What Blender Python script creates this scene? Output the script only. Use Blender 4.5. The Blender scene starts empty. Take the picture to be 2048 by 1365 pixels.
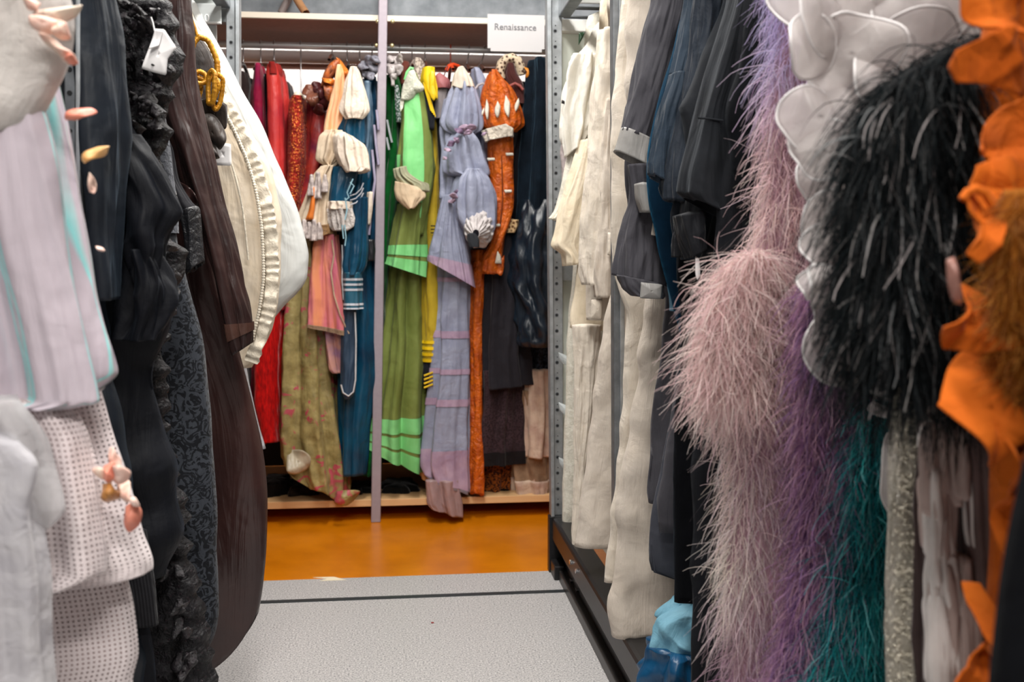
import bpy, bmesh, math, random
import numpy as np
from mathutils import Vector, Matrix
R = random.Random(7)
sc = bpy.context.scene
col = sc.collection
# ---------------------------------------------------------------- camera
CAMZ = 1.1
FPX = 2000.0
YAW = math.atan(224 / FPX)
PITCH = math.atan(162 / math.hypot(FPX, 224))
cd = bpy.data.cameras.new('camera')
cam = bpy.data.objects.new('camera', cd); col.objects.link(cam)
cd.sensor_width = 36; cd.lens = FPX / 2048 * 36; cd.clip_start = .02
cam.rotation_mode = 'XYZ'
cam.location = (0, 0, CAMZ)
cam.rotation_euler = (math.pi / 2 - PITCH, 0, -YAW)
cd.dof.use_dof = True; cd.dof.focus_distance = 2.4; cd.dof.aperture_fstop = 4.5
sc.camera = cam
CR = np.array(cam.rotation_euler.to_matrix())
def P(px, py, Y):
    """point of the plane y = Y seen at a photograph pixel; vectorised"""
    px = np.asarray(px, float); py = np.asarray(py, float); Y = np.asarray(Y, float)
    d = np.stack([(px - 1024) / FPX + 0 * py, -(py - 682.5) / FPX + 0 * px, -np.ones_like(px + py)], -1) @ CR.T
    k = Y / d[..., 1]
    return d * k[..., None] + np.array([0, 0, CAMZ])
def P1(px, py, Y): return tuple(float(v) for v in P(px, py, Y))
def S(h, k=1.0):
    """sRGB hex -> linear"""
    h = h.lstrip('#'); o = []
    for i in (0, 2, 4):
        c = int(h[i:i + 2], 16) / 255
        o.append(min(1, k * (c / 12.92 if c <= .04045 else ((c + .055) / 1.055) ** 2.4)))
    return (*o, 1)
# ---------------------------------------------------------------- world, lamps, exposure
w = bpy.data.worlds.new('world'); sc.world = w; w.use_nodes = True
w.node_tree.nodes['Background'].inputs[0].default_value = (.85, .92, 1, 1)
w.node_tree.nodes['Background'].inputs[1].default_value = .15
sc.view_settings.view_transform = 'Standard'; sc.view_settings.look = 'None'
sc.view_settings.gamma = 1; sc.view_settings.use_curve_mapping = False
sc.view_settings.exposure = 0.0
LAMPS = [  # x, y, z, length along x, width along y, watts  (ceiling fluorescents; first and last are added fill)
    (0.0, -1.0, 2.9, 1.2, .25, 108), (0.0, 1.1, 2.9, .2, 1.3, 44), (0.0, 2.9, 2.9, .2, 1.3, 52), (.95, 3.0, 2.72, .4, .8, 40), (0.0, 5.75, 2.9, 2.4, .2, 60)]  # last one added to brighten the wall seen behind the hangers
for i, (x, y, z, lx, ly, p) in enumerate(LAMPS):
    ld = bpy.data.lights.new('lamp_light', 'AREA'); ld.shape = 'RECTANGLE'; ld.size = lx; ld.size_y = ly
    ld.energy = p; ld.color = (1, .965, .92)
    lo = bpy.data.objects.new('lamp_light', ld); col.objects.link(lo); lo.location = (x, y, z - .03)
# ---------------------------------------------------------------- object helpers
BASE = {}
def tag(o, label=None, cat=None, group=None, kind=None):
    if label: o['label'] = label
    if cat: o['category'] = cat
    if group: o['group'] = group
    if kind: o['kind'] = kind
    return o
def thing(name, label, cat, base, group=None):
    o = bpy.data.objects.new(name, None); col.objects.link(o); o.empty_display_size = .1
    o.location = base; BASE[o] = np.array(base, float)
    return tag(o, label, cat, group)
def link(name, me, parent=None, base=None, mats=()):
    o = bpy.data.objects.new(name, me); col.objects.link(o)
    if parent is not None:
        o.parent = parent; BASE[o] = BASE[parent]
    else:
        b = np.zeros(3) if base is None else np.array(base, float)
        o.location = b; BASE[o] = b
    for m in mats: me.materials.append(m)
    return o
def mesh_np(V, F, UV=None, smooth=True, base=None, COL=None, name='m'):
    """V (n,3) F (m,4) quads (or (m,3)); UV per vertex"""
    me = bpy.data.meshes.new(name)
    V = np.asarray(V, np.float64) - (0 if base is None else base)
    F = np.asarray(F, np.int32); k = F.shape[1]
    me.vertices.add(len(V)); me.vertices.foreach_set('co', V.astype(np.float32).ravel())
    me.loops.add(F.size); me.loops.foreach_set('vertex_index', F.ravel())
    me.polygons.add(len(F)); me.polygons.foreach_set('loop_start', np.arange(0, F.size, k, dtype=np.int32))
    me.polygons.foreach_set('use_smooth', np.full(len(F), smooth))
    if UV is not None:
        ul = me.uv_layers.new(name='UVMap'); ul.data.foreach_set('uv', np.asarray(UV, np.float32)[F.ravel()].ravel())
    if COL is not None:
        ca = me.color_attributes.new('dye', 'FLOAT_COLOR', 'POINT'); ca.data.foreach_set('color', np.asarray(COL, np.float32).ravel())
    me.update(calc_edges=True)
    return me
def obj(name, V, F, mat, parent=None, UV=None, smooth=True, base=None, COL=None, solid=0, sub=0):
    b = BASE[parent] if parent is not None else (np.zeros(3) if base is None else np.array(base, float))
    me = mesh_np(V, F, UV, smooth, b, COL, name)
    o = link(name, me, parent, b, [mat])
    if solid:
        s = o.modifiers.new('solid', 'SOLIDIFY'); s.thickness = solid; s.offset = 0
    if sub:
        s = o.modifiers.new('sub', 'SUBSURF'); s.levels = s.render_levels = sub
    return o
def bm_obj(name, bm, mat, parent=None, base=None, smooth=False, bevel=0):
    b = BASE[parent] if parent is not None else (np.zeros(3) if base is None else np.array(base, float))
    bmesh.ops.translate(bm, verts=bm.verts, vec=Vector(-b))
    me = bpy.data.meshes.new(name); bm.to_mesh(me); bm.free()
    for p in me.polygons: p.use_smooth = smooth
    o = link(name, me, parent, b, [mat])
    if bevel:
        m = o.modifiers.new('bevel', 'BEVEL'); m.width = bevel; m.segments = 2; m.limit_method = 'ANGLE'
    return o
def bx(bm, x0, x1, y0, y1, z0, z1):
    r = bmesh.ops.create_cube(bm, size=1)
    for v in r['verts']:
        v.co = Vector((x0 + (x1 - x0) * (v.co.x + .5), y0 + (y1 - y0) * (v.co.y + .5), z0 + (z1 - z0) * (v.co.z + .5)))
    return r['verts']
def box(name, x0, x1, y0, y1, z0, z1, mat, parent=None, base=None, bevel=.002):
    bm = bmesh.new(); bx(bm, x0, x1, y0, y1, z0, z1)
    return bm_obj(name, bm, mat, parent, base, bevel=bevel)
def tube_np(pts, r, n=10, closed=False):
    """swept tube -> V, F, UV"""
    pts = np.asarray(pts, float); m = len(pts)
    r = np.full(m, r) if np.isscalar(r) else np.asarray(r, float)
    T = np.roll(pts, -1, 0) - np.roll(pts, 1, 0) if closed else np.gradient(pts, axis=0)
    T /= np.linalg.norm(T, axis=1)[:, None] + 1e-12
    up = np.array([0, 0, 1.]) if abs(T[0][2]) < .9 else np.array([0, 1., 0])
    U = np.cross(T[0], up); U /= np.linalg.norm(U)
    Us = []
    for t in T:
        U = U - t * U.dot(t); U /= np.linalg.norm(U) + 1e-12; Us.append(U)
    Us = np.array(Us); W = np.cross(T, Us)
    a = np.linspace(0, 2 * np.pi, n, endpoint=False)
    V = pts[:, None] + r[:, None, None] * (np.cos(a)[None, :, None] * Us[:, None] + np.sin(a)[None, :, None] * W[:, None])
    L = np.r_[0, np.cumsum(np.linalg.norm(np.diff(pts, axis=0), axis=1))]
    UV = np.stack(np.broadcast_arrays(a[None] * r.mean(), L[:, None]), -1).reshape(-1, 2)
    return V.reshape(-1, 3), grid_F(m, n, closed), UV
def grid_F(nv, nu, close_v=False, close_u=True):
    i = np.arange(nv if close_v else nv - 1); j = np.arange(nu if close_u else nu - 1)
    I, J = np.meshgrid(i, j, indexing='ij'); I2 = (I + 1) % nv; J2 = (J + 1) % nu
    return np.stack([I * nu + J, I2 * nu + J, I2 * nu + J2, I * nu + J2], -1).reshape(-1, 4)
def join_np(parts):
    V = []; F = []; UV = []; n = 0
    for v, f, u in parts:
        V.append(v); F.append(f + n); UV.append(u); n += len(v)
    return np.vstack(V), np.vstack(F), np.vstack(UV)
def tube(name, pts, r, mat, parent=None, n=10, closed=False, base=None):
    V, F, UV = tube_np(pts, r, n, closed)
    return obj(name, V, F, mat, parent, UV, base=base)
def cr(xs, ys, q):
    """smooth monotone-ish interpolation (cubic hermite)"""
    xs = np.asarray(xs, float); ys = np.asarray(ys, float)
    if len(xs) < 3: return np.interp(q, xs, ys) if ys.ndim == 1 else np.stack([np.interp(q, xs, ys[:, k]) for k in range(ys.shape[1])], -1)
    one = ys.ndim == 1
    if one: ys = ys[:, None]
    d = np.diff(ys, axis=0) / np.diff(xs)[:, None]
    m = np.zeros_like(ys); m[0] = d[0]; m[-1] = d[-1]
    m[1:-1] = np.where(d[1:] * d[:-1] > 0, 2 * d[1:] * d[:-1] / (d[1:] + d[:-1] + 1e-12 * np.sign(d[1:] + d[:-1] + 1e-30)), 0)
    i = np.clip(np.searchsorted(xs, q, 'right') - 1, 0, len(xs) - 2)
    h = (xs[i + 1] - xs[i]); t = ((q - xs[i]) / h)[:, None]; h = h[:, None]
    o = (2 * t**3 - 3 * t**2 + 1) * ys[i] + (t**3 - 2 * t**2 + t) * h * m[i] + (-2 * t**3 + 3 * t**2) * ys[i + 1] + (t**3 - t**2) * h * m[i + 1]
    return o[:, 0] if one else o
class Waves:
    """crumple field, periodic in s in 0..1"""
    def __init__(s, seed, ku, kv, n=9):
        g = np.random.RandomState(seed)
        s.k = np.rint(g.uniform(-ku, ku, n)); s.v = g.uniform(-kv, kv, n); s.p = g.uniform(0, 6.28, n); s.a = g.uniform(.5, 1, n) / n * 1.6
    def __call__(s, u, t):
        o = 0
        for k, v, p, a in zip(s.k, s.v, s.p, s.a): o = o + a * np.cos(6.2832 * (k * u + v * t) + p)
        return o
# ---------------------------------------------------------------- cloth surface
class Cloth:
    """A closed cloth tube. A, B: (n,3) world end points of every row; d: half thickness along y."""
    def __init__(s, A, B, d, nf=9, fa=.008, ft=.25, fe=1.0, wr=.003, ku=7, kv=5, seed=1, p=2.6, L=None, hem=.0, drift=.35, pinch=(), fine=.3, hdrop=0, hdw=.1):
        A = np.asarray(A, float); B = np.asarray(B, float); n = len(A)
        M = (A + B) / 2; L = np.r_[0, np.cumsum(np.maximum(np.linalg.norm(np.diff(M, axis=0), axis=1), 1e-3))]
        s.len = L[-1]; s.t = L / L[-1]; s.A = A; s.B = B
        s.d = np.full(n, float(d)) if np.isscalar(d) else np.asarray(d, float)
        s.fine, s.hdrop, s.hdw = fine, hdrop, hdw; s.nf, s.fa, s.ft, s.fe, s.wr, s.p, s.hem, s.drift, s.pinch = nf, fa, ft, fe, wr, p, hem, drift, pinch
        g = np.random.RandomState(seed)
        s.w1 = Waves(seed + 1, ku, kv * max(s.len, .15)); s.w2 = Waves(seed + 2, ku * 2.2, kv * 2.2 * max(s.len, .15))
        s.dw = Waves(seed + 3, 1, 2.0 * s.len); s.w3 = Waves(seed + 5, 16, 1.3 * s.len, 12)
        s.f = [(max(1, round(nf * x)), g.uniform(0, 6.28), a) for x, a in ((1, .55), (.62, .35), (1.55, .3), (.35, .25))]
        hw = np.linalg.norm(B - A, axis=1).mean() / 2; hd = s.d.mean()
        th = np.linspace(0, 2 * np.pi, 721); e = 2 / p
        x = hw * np.sign(np.cos(th)) * abs(np.cos(th)) ** e; y = hd * np.sign(np.sin(th)) * abs(np.sin(th)) ** e
        a = np.r_[0, np.cumsum(np.hypot(np.diff(x), np.diff(y)))]; s.circ = a[-1]; s.ca = a / a[-1]; s.th = th
    def at(s, u, t, off=0.0):
        """u,t arrays -> points"""
        sh = np.broadcast(u, t).shape; u = np.broadcast_to(u, sh).ravel(); t = np.broadcast_to(t, sh).ravel()
        tc = np.clip(t, 0, 1)
        if not np.isscalar(off): off = np.broadcast_to(off, sh).ravel()
        A = cr(s.t, s.A, tc); B = cr(s.t, s.B, tc); d = cr(s.t, s.d, tc)
        th = np.interp(u % 1.0, s.ca, s.th); e = 2 / s.p
        c, sn = np.cos(th), np.sin(th)
        cx = np.sign(c) * abs(c) ** e; sy = np.sign(sn) * abs(sn) ** e
        M = (A + B) / 2; H = (B - A) / 2; hw = np.linalg.norm(H, axis=1) + 1e-9; Hn = H / hw[:, None]
        uu = u + s.drift / max(s.nf, 1) * s.dw(u, tc)
        F = 0
        for k, ph, a in s.f: F = F + a * np.cos(6.2832 * k * uu + ph)
        F = np.where(F > 0, F, F * 1.15)
        amp = s.fa * (s.ft + (1 - s.ft) * tc ** s.fe) * np.minimum(1, np.minimum(hw, d) / (s.fa * 1.5 + 1e-6))
        w = s.w1(u, tc); w2 = s.w2(u, tc)
        rd = (1 - abs(w) * 2.2)
        w3 = 1 - 2.6 * abs(s.w3(uu, tc))
        disp = amp * F + amp * s.fine * w3 + s.wr * (rd * 1.0 + w2 * .8) + off
        for (tp, wd, dep) in s.pinch: disp = disp - dep * np.exp(-((tc - tp) / wd) ** 2)
        nx = cx / hw * 1.0; ny = sy / d
        nn = np.hypot(nx, ny) + 1e-9; nx, ny = nx / nn, ny / nn
        X = M + Hn * (cx * hw + nx * disp)[:, None]
        X[:, 1] += sy * d + ny * disp
        if s.hdrop: X[:, 2] -= s.hdrop * tc ** 8 * (1 - np.exp(-((cx + 1) / 2) / s.hdw))
        if s.hem: X[:, 2] += s.hem * tc ** 6 * (.6 * np.cos(6.2832 * (uu * round(s.nf * .4 + 1)) + s.f[0][1]) + .4 * F)
        return X.reshape(sh + (3,))
    def mesh(s, name, mat, parent=None, t0=0, t1=1, u0=0, u1=1, off=0.0, nu=150, nv=100, cap=True, base=None, inner=True, ruf=0, rk=40, solid=0):
        closed = (u1 - u0) >= .999
        u = np.linspace(u0, u1, nu, endpoint=not closed)[None]; t = np.linspace(t0, t1, nv)[:, None]
        ofs = off
        if ruf: ofs = off + ruf * np.sin(6.2832 * rk * u + 2.0 * np.sin(9 * u * 6.28)) * np.abs(np.sin(np.pi * np.clip((t - t0) / (t1 - t0), 0, 1)) * .35 + .65 * (t - t0) / (t1 - t0))
        V = s.at(u, t, ofs)
        rows = [V]; ts = [t]
        if cap and closed:   # gathered top
            c = V[0].mean(0); c = c + np.array([0, 0, .004])
            rows.insert(0, (V[0] - c)[None] * .55 + c); rows.insert(0, (V[0] - c)[None] * .04 + c); ts.insert(0, np.full((1, 1), t0)); ts.insert(0, np.full((1, 1), t0))
        if inner and closed: # hem turned in
            for k, (h, q) in enumerate(((0, .004), (.02, .006), (.08, .008))):
                r = s.at(u, np.full((1, 1), max(0, t1 - h / max(s.len, .05))), (ofs if np.isscalar(ofs) else np.broadcast_to(ofs, (nv, nu))[-1:]) - q); rows.append(r); ts.append(np.full((1, 1), t1))
        V = np.concatenate(rows, 0); T = np.concatenate(ts, 0)
        nvv = V.shape[0]
        UV = np.stack(np.broadcast_arrays(u * s.circ, T * s.len), -1).reshape(-1, 2)
        F = grid_F(nvv, nu, close_u=closed)
        b = base
        if parent is None and base is None: b = (float(V[..., 0].mean()), float(V[..., 1].mean()), float(V[..., 2].min()))
        return obj(name, V.reshape(-1, 3), F[:, ::-1] if False else F, mat, parent, UV, base=b, solid=solid)
def rows_px(rows, Y):
    """rows of (y, xl, xr) or (xl, yl, xr, yr)"""
    A = []; B = []
    for r in rows:
        if len(r) == 3: y, a, b = r; q = (a, y, b, y)
        else: q = r
        A.append(P1(q[0], q[1], Y)); B.append(P1(q[2], q[3], Y))
    return np.array(A), np.array(B)
def hang(rows, Y, d, **k):
    A, B = rows_px(rows, Y); dy = k.pop('dy', 0); k['fa'] = k.get('fa', .008) * (1.35 if Y > 3.9 else 1)
    A[:, 1] += dy; B[:, 1] += dy
    return Cloth(A, B, d, **k)
def back(rows, d=.14, Y=4.24, **k):
    """garment on the back rail: outline holds at its front face, body reaches back by 2d"""
    return hang(rows, Y, d, dy=d * .8, p=k.pop('p', 3.0), **k)
def side(edge, Y, sgn, d=.045, c=.83, slope=0, close_top=True, **k):
    """garment on a side rail: edge = [(py, px)] towards the aisle; the far half mirrors it about the hanger"""
    A = np.array([P1(x, y, Y) for y, x in edge]); c = c * sgn
    if close_top and A[0][2] < 1.84:
        z0 = A[0][2]; x0 = A[0][0]; sx = c - sgn * .20
        xs = min(abs(x0), abs(sx)) if False else abs(x0)
        pre = [(c - sgn * .05, Y, 1.97), (c - sgn * .12, Y, 1.945), (sx, Y, 1.905)]
        if z0 < 1.6: pre.append(((sx * .45 + x0 * .55), Y, (1.905 + z0) / 2 + .02))
        A = np.vstack([np.array(pre), A])
    elif close_top:
        A = np.vstack([np.array([(c - sgn * .05, Y, A[0][2] + .05)]), A])
    B = A.copy(); B[:, 0] = 2 * c - A[:, 0]
    t = np.linspace(0, 1, len(A)); B[:, 2] -= slope * t ** 6
    dd = np.full(len(A), d); dd[0] = d * .5
    if sgn > 0: pass
    return Cloth(A, B, dd, **k)
def flap(name, outl, Y, mat, parent=None, dome=.0, nz=.0, seed=0, rings=7, res=40, solid=.0015, yfun=None, base=None, smooth_out=True, tilt=(0, 0), crease=0):
    """curved piece of cloth/petal with a star-shaped outline in photograph pixels on plane Y"""
    o = np.array([P1(x, y, Y) for x, y in outl]); c = o.mean(0)
    cl = np.vstack([o, o[:1]]); L = np.r_[0, np.cumsum(np.linalg.norm(np.diff(cl, axis=0), axis=1))]
    q = np.linspace(0, L[-1], res, endpoint=False)
    O = cr(L, cl, q) if smooth_out else np.stack([np.interp(q, L, cl[:, k]) for k in range(3)], -1)
    r = np.linspace(.02, 1, rings)[:, None, None]
    V = c + (O - c)[None] * r
    wv = Waves(seed, 0, 0); g = np.random.RandomState(seed)
    size = L[-1] / 6.28
    V[..., 1] += -dome * (1 - r[..., 0] ** 2)
    V[..., 1] += tilt[0] * (V[..., 0] - c[0]) + tilt[1] * (V[..., 2] - c[2])
    for _ in range(5):
        kx, kz = g.uniform(-1, 1, 2) * 2.6 / max(size, .01); ph = g.uniform(0, 6.28)
        V[..., 1] += nz * .5 * np.cos(kx * (V[..., 0] - c[0]) + kz * (V[..., 2] - c[2]) + ph) * (.3 + .7 * r[..., 0])
    if crease:
        for _ in range(3):
            a = g.uniform(0, 3.14); h = g.uniform(-.4, .4) * size
            V[..., 1] += crease * (abs(np.cos(a) * (V[..., 0] - c[0]) + np.sin(a) * (V[..., 2] - c[2]) - h) / size - .4) * g.choice([-1, 1])
    UV = np.stack([V[..., 0], V[..., 2]], -1).reshape(-1, 2)
    b = base
    if parent is None and base is None: b = (c[0], Y, float(V[..., 2].min()))
    return obj(name, V.reshape(-1, 3), grid_F(rings, res), mat, parent, UV, base=b, solid=solid)
def strands(name, roots, dirs, length, mat, parent, width=.002, seg=6, grav=1.0, curl=.3, seed=0, COL=None, kind='stuff', taper=.25, stiff=None):
    """feather barbs / fur as thin curved ribbons; roots (n,3) dirs (n,3) length (n,)"""
    g = np.random.RandomState(seed); n = len(roots)
    D = dirs / (np.linalg.norm(dirs, axis=1)[:, None] + 1e-9)
    length = np.full(n, length) if np.isscalar(length) else length
    pts = [roots.copy()]; cur = roots.copy(); d = D.copy(); st = (length / seg)[:, None]
    sw = g.normal(0, 1, (n, 3)) * curl
    for k in range(seg):
        d = d + np.array([0, 0, -1.0]) * grav / seg + sw / seg + g.normal(0, 1, (n, 3)) * curl * .12
        d /= np.linalg.norm(d, axis=1)[:, None]
        cur = cur + d * st; pts.append(cur.copy())
    Q = np.stack(pts, 1)                                  # n, seg+1, 3
    T = np.gradient(Q, axis=1)
    rnd = g.normal(0, 1, (n, 1, 3)); Wd = np.cross(T, rnd); Wd /= np.linalg.norm(Wd, axis=2)[..., None] + 1e-9
    wd = width * (np.linspace(1, taper, seg + 1) ** .8)[None, :, None] * g.uniform(.6, 1.3, (n, 1, 1)) * .5
    V = np.stack([Q - Wd * wd, Q + Wd * wd], 2)           # n, seg+1, 2, 3
    idx = np.arange(n)[:, None] * (seg + 1) * 2 + np.arange(seg)[None] * 2
    F = np.stack([idx, idx + 1, idx + 3, idx + 2], -1).reshape(-1, 4)
    C = None
    if COL is not None: C = np.repeat(np.c_[COL, np.ones(n)], (seg + 1) * 2, axis=0)
    UV = np.stack(np.broadcast_arrays(np.arange(2)[None, None] + 0. * Q[:, :, :1], np.linspace(0, 1, seg + 1)[None, :, None]), -1).reshape(-1, 2)
    o = obj(name, V.reshape(-1, 3), F, mat, parent, UV, COL=C)
    if kind: o['kind'] = kind
    return o

def ruffle_strip(name, pts, width, mat, parent, amp=.004, freq=160, n=420, dirv=(1, 0, 0), v=7, seed=0):
    """gathered ribbon sewn along a path"""
    pts = np.asarray(pts, float); C = cr(np.linspace(0, 1, len(pts)), pts, np.linspace(0, 1, n))
    L = np.r_[0, np.cumsum(np.linalg.norm(np.diff(C, axis=0), axis=1))]
    T = np.gradient(C, axis=0); T /= np.linalg.norm(T, axis=1)[:, None]
    W = np.cross(T, np.array([0, 1., 0])); W /= np.linalg.norm(W, axis=1)[:, None]
    q = np.linspace(-.5, .5, v)[None, :, None]; g = np.random.RandomState(seed)
    wob = np.sin(L * freq + 2 * np.sin(L * freq * .21)) + .6 * np.sin(L * freq * .43 + 1)
    V = C[:, None] + W[:, None] * width * q * (1 + .12 * wob[:, None, None] * np.abs(q))
    V[..., 1] += -amp * 1.5 * (.25 - q[..., 0] ** 2) * 2 + amp * wob[:, None] * (.25 + 1.5 * np.abs(q[..., 0]))
    UV = np.stack(np.broadcast_arrays(q[..., 0] * width, L[:, None]), -1).reshape(-1, 2)
    return obj(name, V.reshape(-1, 3), grid_F(n, v, close_u=False), mat, parent, UV, solid=.001)
# ---------------------------------------------------------------- materials
def nt(m):
    m.use_nodes = True; return m.node_tree.nodes, m.node_tree.links
def mth(N, L, op, a, b=None, c=None):
    n = N.new('ShaderNodeMath'); n.operation = op
    for i, v in enumerate((a, b, c)):
        if v is None: continue
        if isinstance(v, (int, float)): n.inputs[i].default_value = v
        else: L.new(v, n.inputs[i])
    return n.outputs[0]
def ramp(N, L, f, stops, interp='LINEAR'):
    r = N.new('ShaderNodeValToRGB'); r.color_ramp.interpolation = interp
    e = r.color_ramp.elements
    while len(e) < len(stops): e.new(.5)
    for x, (p, c) in zip(e, stops): x.position = p; x.color = c if len(c) == 4 else (*c, 1)
    L.new(f, r.inputs[0]); return r.outputs[0]
def mixc(N, L, f, a, b):
    m = N.new('ShaderNodeMix'); m.data_type = 'RGBA'
    for i, v in ((0, f), (6, a), (7, b)):
        if isinstance(v, (int, float)): m.inputs[i].default_value = v
        elif isinstance(v, tuple): m.inputs[i].default_value = v if len(v) == 4 else (*v, 1)
        else: L.new(v, m.inputs[i])
    return m.outputs[2]
def noise(N, L, vec, scale, detail=3, dist=0, rough=.55):
    n = N.new('ShaderNodeTexNoise'); n.inputs['Scale'].default_value = scale; n.inputs['Detail'].default_value = detail
    n.inputs['Distortion'].default_value = dist; n.inputs['Roughness'].default_value = rough
    L.new(vec, n.inputs['Vector']); return n.outputs['Fac']
def mapping(N, L, vec, sc_=(1, 1, 1), rot=(0, 0, 0)):
    n = N.new('ShaderNodeMapping'); n.inputs['Scale'].default_value = sc_; n.inputs['Rotation'].default_value = rot
    L.new(vec, n.inputs['Vector']); return n.outputs[0]
def cloth(name, c, rough=.85, sheen=.25, c2=None, vs=14, metal=0, spec=.18, weave=900, wb=.25, crumple=.25, cs=22, aniso=(1, 1, 1), alpha=1, trans=0, pat=None, pc=None, ps=40, pt=.5, coat=0, alpha_pat=None, weave_c=.12, sheen_c=None, pr=None, pw=.08, vf=.42):
    m = bpy.data.materials.new(name); N, L = nt(m); b = N['Principled BSDF']
    tc = N.new('ShaderNodeTexCoord'); uv, ob = tc.outputs['UV'], tc.outputs['Object']
    obm = mapping(N, L, ob, aniso)
    c = S(c) if isinstance(c, str) else c
    c2 = (S(c2) if isinstance(c2, str) else c2) or tuple(x * .72 for x in c[:3]) + (1,)
    f = noise(N, L, obm, vs, 4)
    f = ramp(N, L, f, [(.35, (0, 0, 0)), (.65, (1, 1, 1))])
    colr = mixc(N, L, f, c, c2)
    hts = []
    if weave:
        w1 = N.new('ShaderNodeTexWave'); w1.bands_direction = 'X'; w1.inputs['Scale'].default_value = weave / 6.28; w1.inputs['Distortion'].default_value = 1.5; L.new(uv, w1.inputs['Vector'])
        w2 = N.new('ShaderNodeTexWave'); w2.bands_direction = 'Y'; w2.inputs['Scale'].default_value = weave / 6.28; w2.inputs['Distortion'].default_value = 1.5; L.new(uv, w2.inputs['Vector'])
        wv = mth(N, L, 'MULTIPLY', w1.outputs['Fac'], w2.outputs['Fac']); hts.append((wv, wb, .0006))
        fib = noise(N, L, mapping(N, L, uv, (420, 60, 1)), 1, 3)
        dk = mth(N, L, 'MULTIPLY', fib, weave_c * 2)
        colr = mixc(N, L, dk, colr, tuple(x * .3 for x in c[:3]) + (1,))
    if crumple:
        hts.append((noise(N, L, obm, cs, 5, .6), crumple, .012))
    if vf:
        hts.append((noise(N, L, mapping(N, L, uv, (34, 3.2, 1)), 1, 3, .8), vf, .016))
        hts.append((noise(N, L, mapping(N, L, uv, (11, 6, 1)), 1, 2, 1.2), vf * .8, .02))
    roughv = rough; am = None
    if pat:
        pcx = S(pc) if isinstance(pc, str) else (pc or c2)
        if pat == 'brocade':
            v = N.new('ShaderNodeTexNoise'); v.inputs['Scale'].default_value = ps; v.inputs['Detail'].default_value = 1; v.inputs['Distortion'].default_value = 4; L.new(ob, v.inputs['Vector'])
            am = ramp(N, L, v.outputs['Fac'], [(pt - .03, (0, 0, 0)), (pt + .03, (1, 1, 1))])
        elif pat == 'scroll':
            v = N.new('ShaderNodeTexWave'); v.wave_type = 'RINGS'; v.inputs['Scale'].default_value = ps; v.inputs['Distortion'].default_value = 14; v.inputs['Detail'].default_value = 1.5; v.inputs['Detail Scale'].default_value = 1.2; L.new(uv, v.inputs['Vector'])
            am = ramp(N, L, v.outputs['Fac'], [(pt - .1, (0, 0, 0)), (pt + .12, (1, 1, 1))])
        elif pat == 'cells':
            v = N.new('ShaderNodeTexVoronoi'); v.inputs['Scale'].default_value = ps; L.new(ob, v.inputs['Vector'])
            am = ramp(N, L, v.outputs['Distance'], [(pt - pw, (1, 1, 1)), (pt + pw, (0, 0, 0))])
        elif pat == 'blobs':
            v = noise(N, L, ob, ps, 2, 1.5); am = ramp(N, L, v, [(pt - .02, (0, 0, 0)), (pt + .03, (1, 1, 1))])
        elif pat == 'stripes':
            v = N.new('ShaderNodeTexWave'); v.bands_direction = 'X'; v.inputs['Scale'].default_value = ps; L.new(uv, v.inputs['Vector']); am = ramp(N, L, v.outputs['Fac'], [(pt - .06, (0, 0, 0)), (pt + .06, (1, 1, 1))])
        elif pat == 'check':
            v = N.new('ShaderNodeTexChecker'); v.inputs['Scale'].default_value = ps; v.inputs[1].default_value = (1, 1, 1, 1); v.inputs[2].default_value = (0, 0, 0, 1); L.new(uv, v.inputs['Vector']); am = v.outputs[0]
        colr = mixc(N, L, am, colr, pcx)
        hts.append((am, .35, .001))
        if pr is not None:
            r = N.new('ShaderNodeMapRange'); L.new(am, r.inputs[0]); r.inputs[3].default_value = rough; r.inputs[4].default_value = pr; roughv = r.outputs[0]
    L.new(colr, b.inputs['Base Color'])
    if isinstance(roughv, (int, float)): b.inputs['Roughness'].default_value = roughv
    else: L.new(roughv, b.inputs['Roughness'])
    b.inputs['Metallic'].default_value = metal; b.inputs['Specular IOR Level'].default_value = spec
    b.inputs['Sheen Weight'].default_value = sheen; b.inputs['Sheen Roughness'].default_value = .4
    sc_ = S(sheen_c) if sheen_c else tuple(min(1, .35 + .65 * x) for x in c[:3]) + (1,)
    b.inputs['Sheen Tint'].default_value = sc_
    b.inputs['Coat Weight'].default_value = coat; b.inputs['Coat Roughness'].default_value = .25
    prev = None
    for h, s_, dist in hts:
        bp = N.new('ShaderNodeBump'); bp.inputs['Strength'].default_value = min(1, s_); bp.inputs['Distance'].default_value = dist * (1 if s_ <= 1 else s_)
        L.new(h, bp.inputs['Height'])
        if prev: L.new(prev, bp.inputs['Normal'])
        prev = bp.outputs[0]
    if prev: L.new(prev, b.inputs['Normal'])
    sh = b.outputs[0]
    if trans:
        tl = N.new('ShaderNodeBsdfTranslucent'); L.new(colr, tl.inputs[0]); mx = N.new('ShaderNodeMixShader'); mx.inputs[0].default_value = trans
        L.new(sh, mx.inputs[1]); L.new(tl.outputs[0], mx.inputs[2]); sh = mx.outputs[0]
    af = None
    if alpha_pat == 'mesh':   # knitted honeycomb holes
        sx = N.new('ShaderNodeSeparateXYZ'); L.new(uv, sx.inputs[0])
        k = 6.2832 / .0066
        a = mth(N, L, 'SINE', mth(N, L, 'MULTIPLY', mth(N, L, 'ADD', sx.outputs[0], sx.outputs[1]), k * .5)); c_ = mth(N, L, 'SINE', mth(N, L, 'MULTIPLY', mth(N, L, 'SUBTRACT', sx.outputs[0], sx.outputs[1]), k * .5))
        q = mth(N, L, 'MULTIPLY', a, c_)
        af = ramp(N, L, q, [(.52, (1, 1, 1)), (.66, (0, 0, 0))])
    elif alpha_pat == 'lace':
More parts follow.
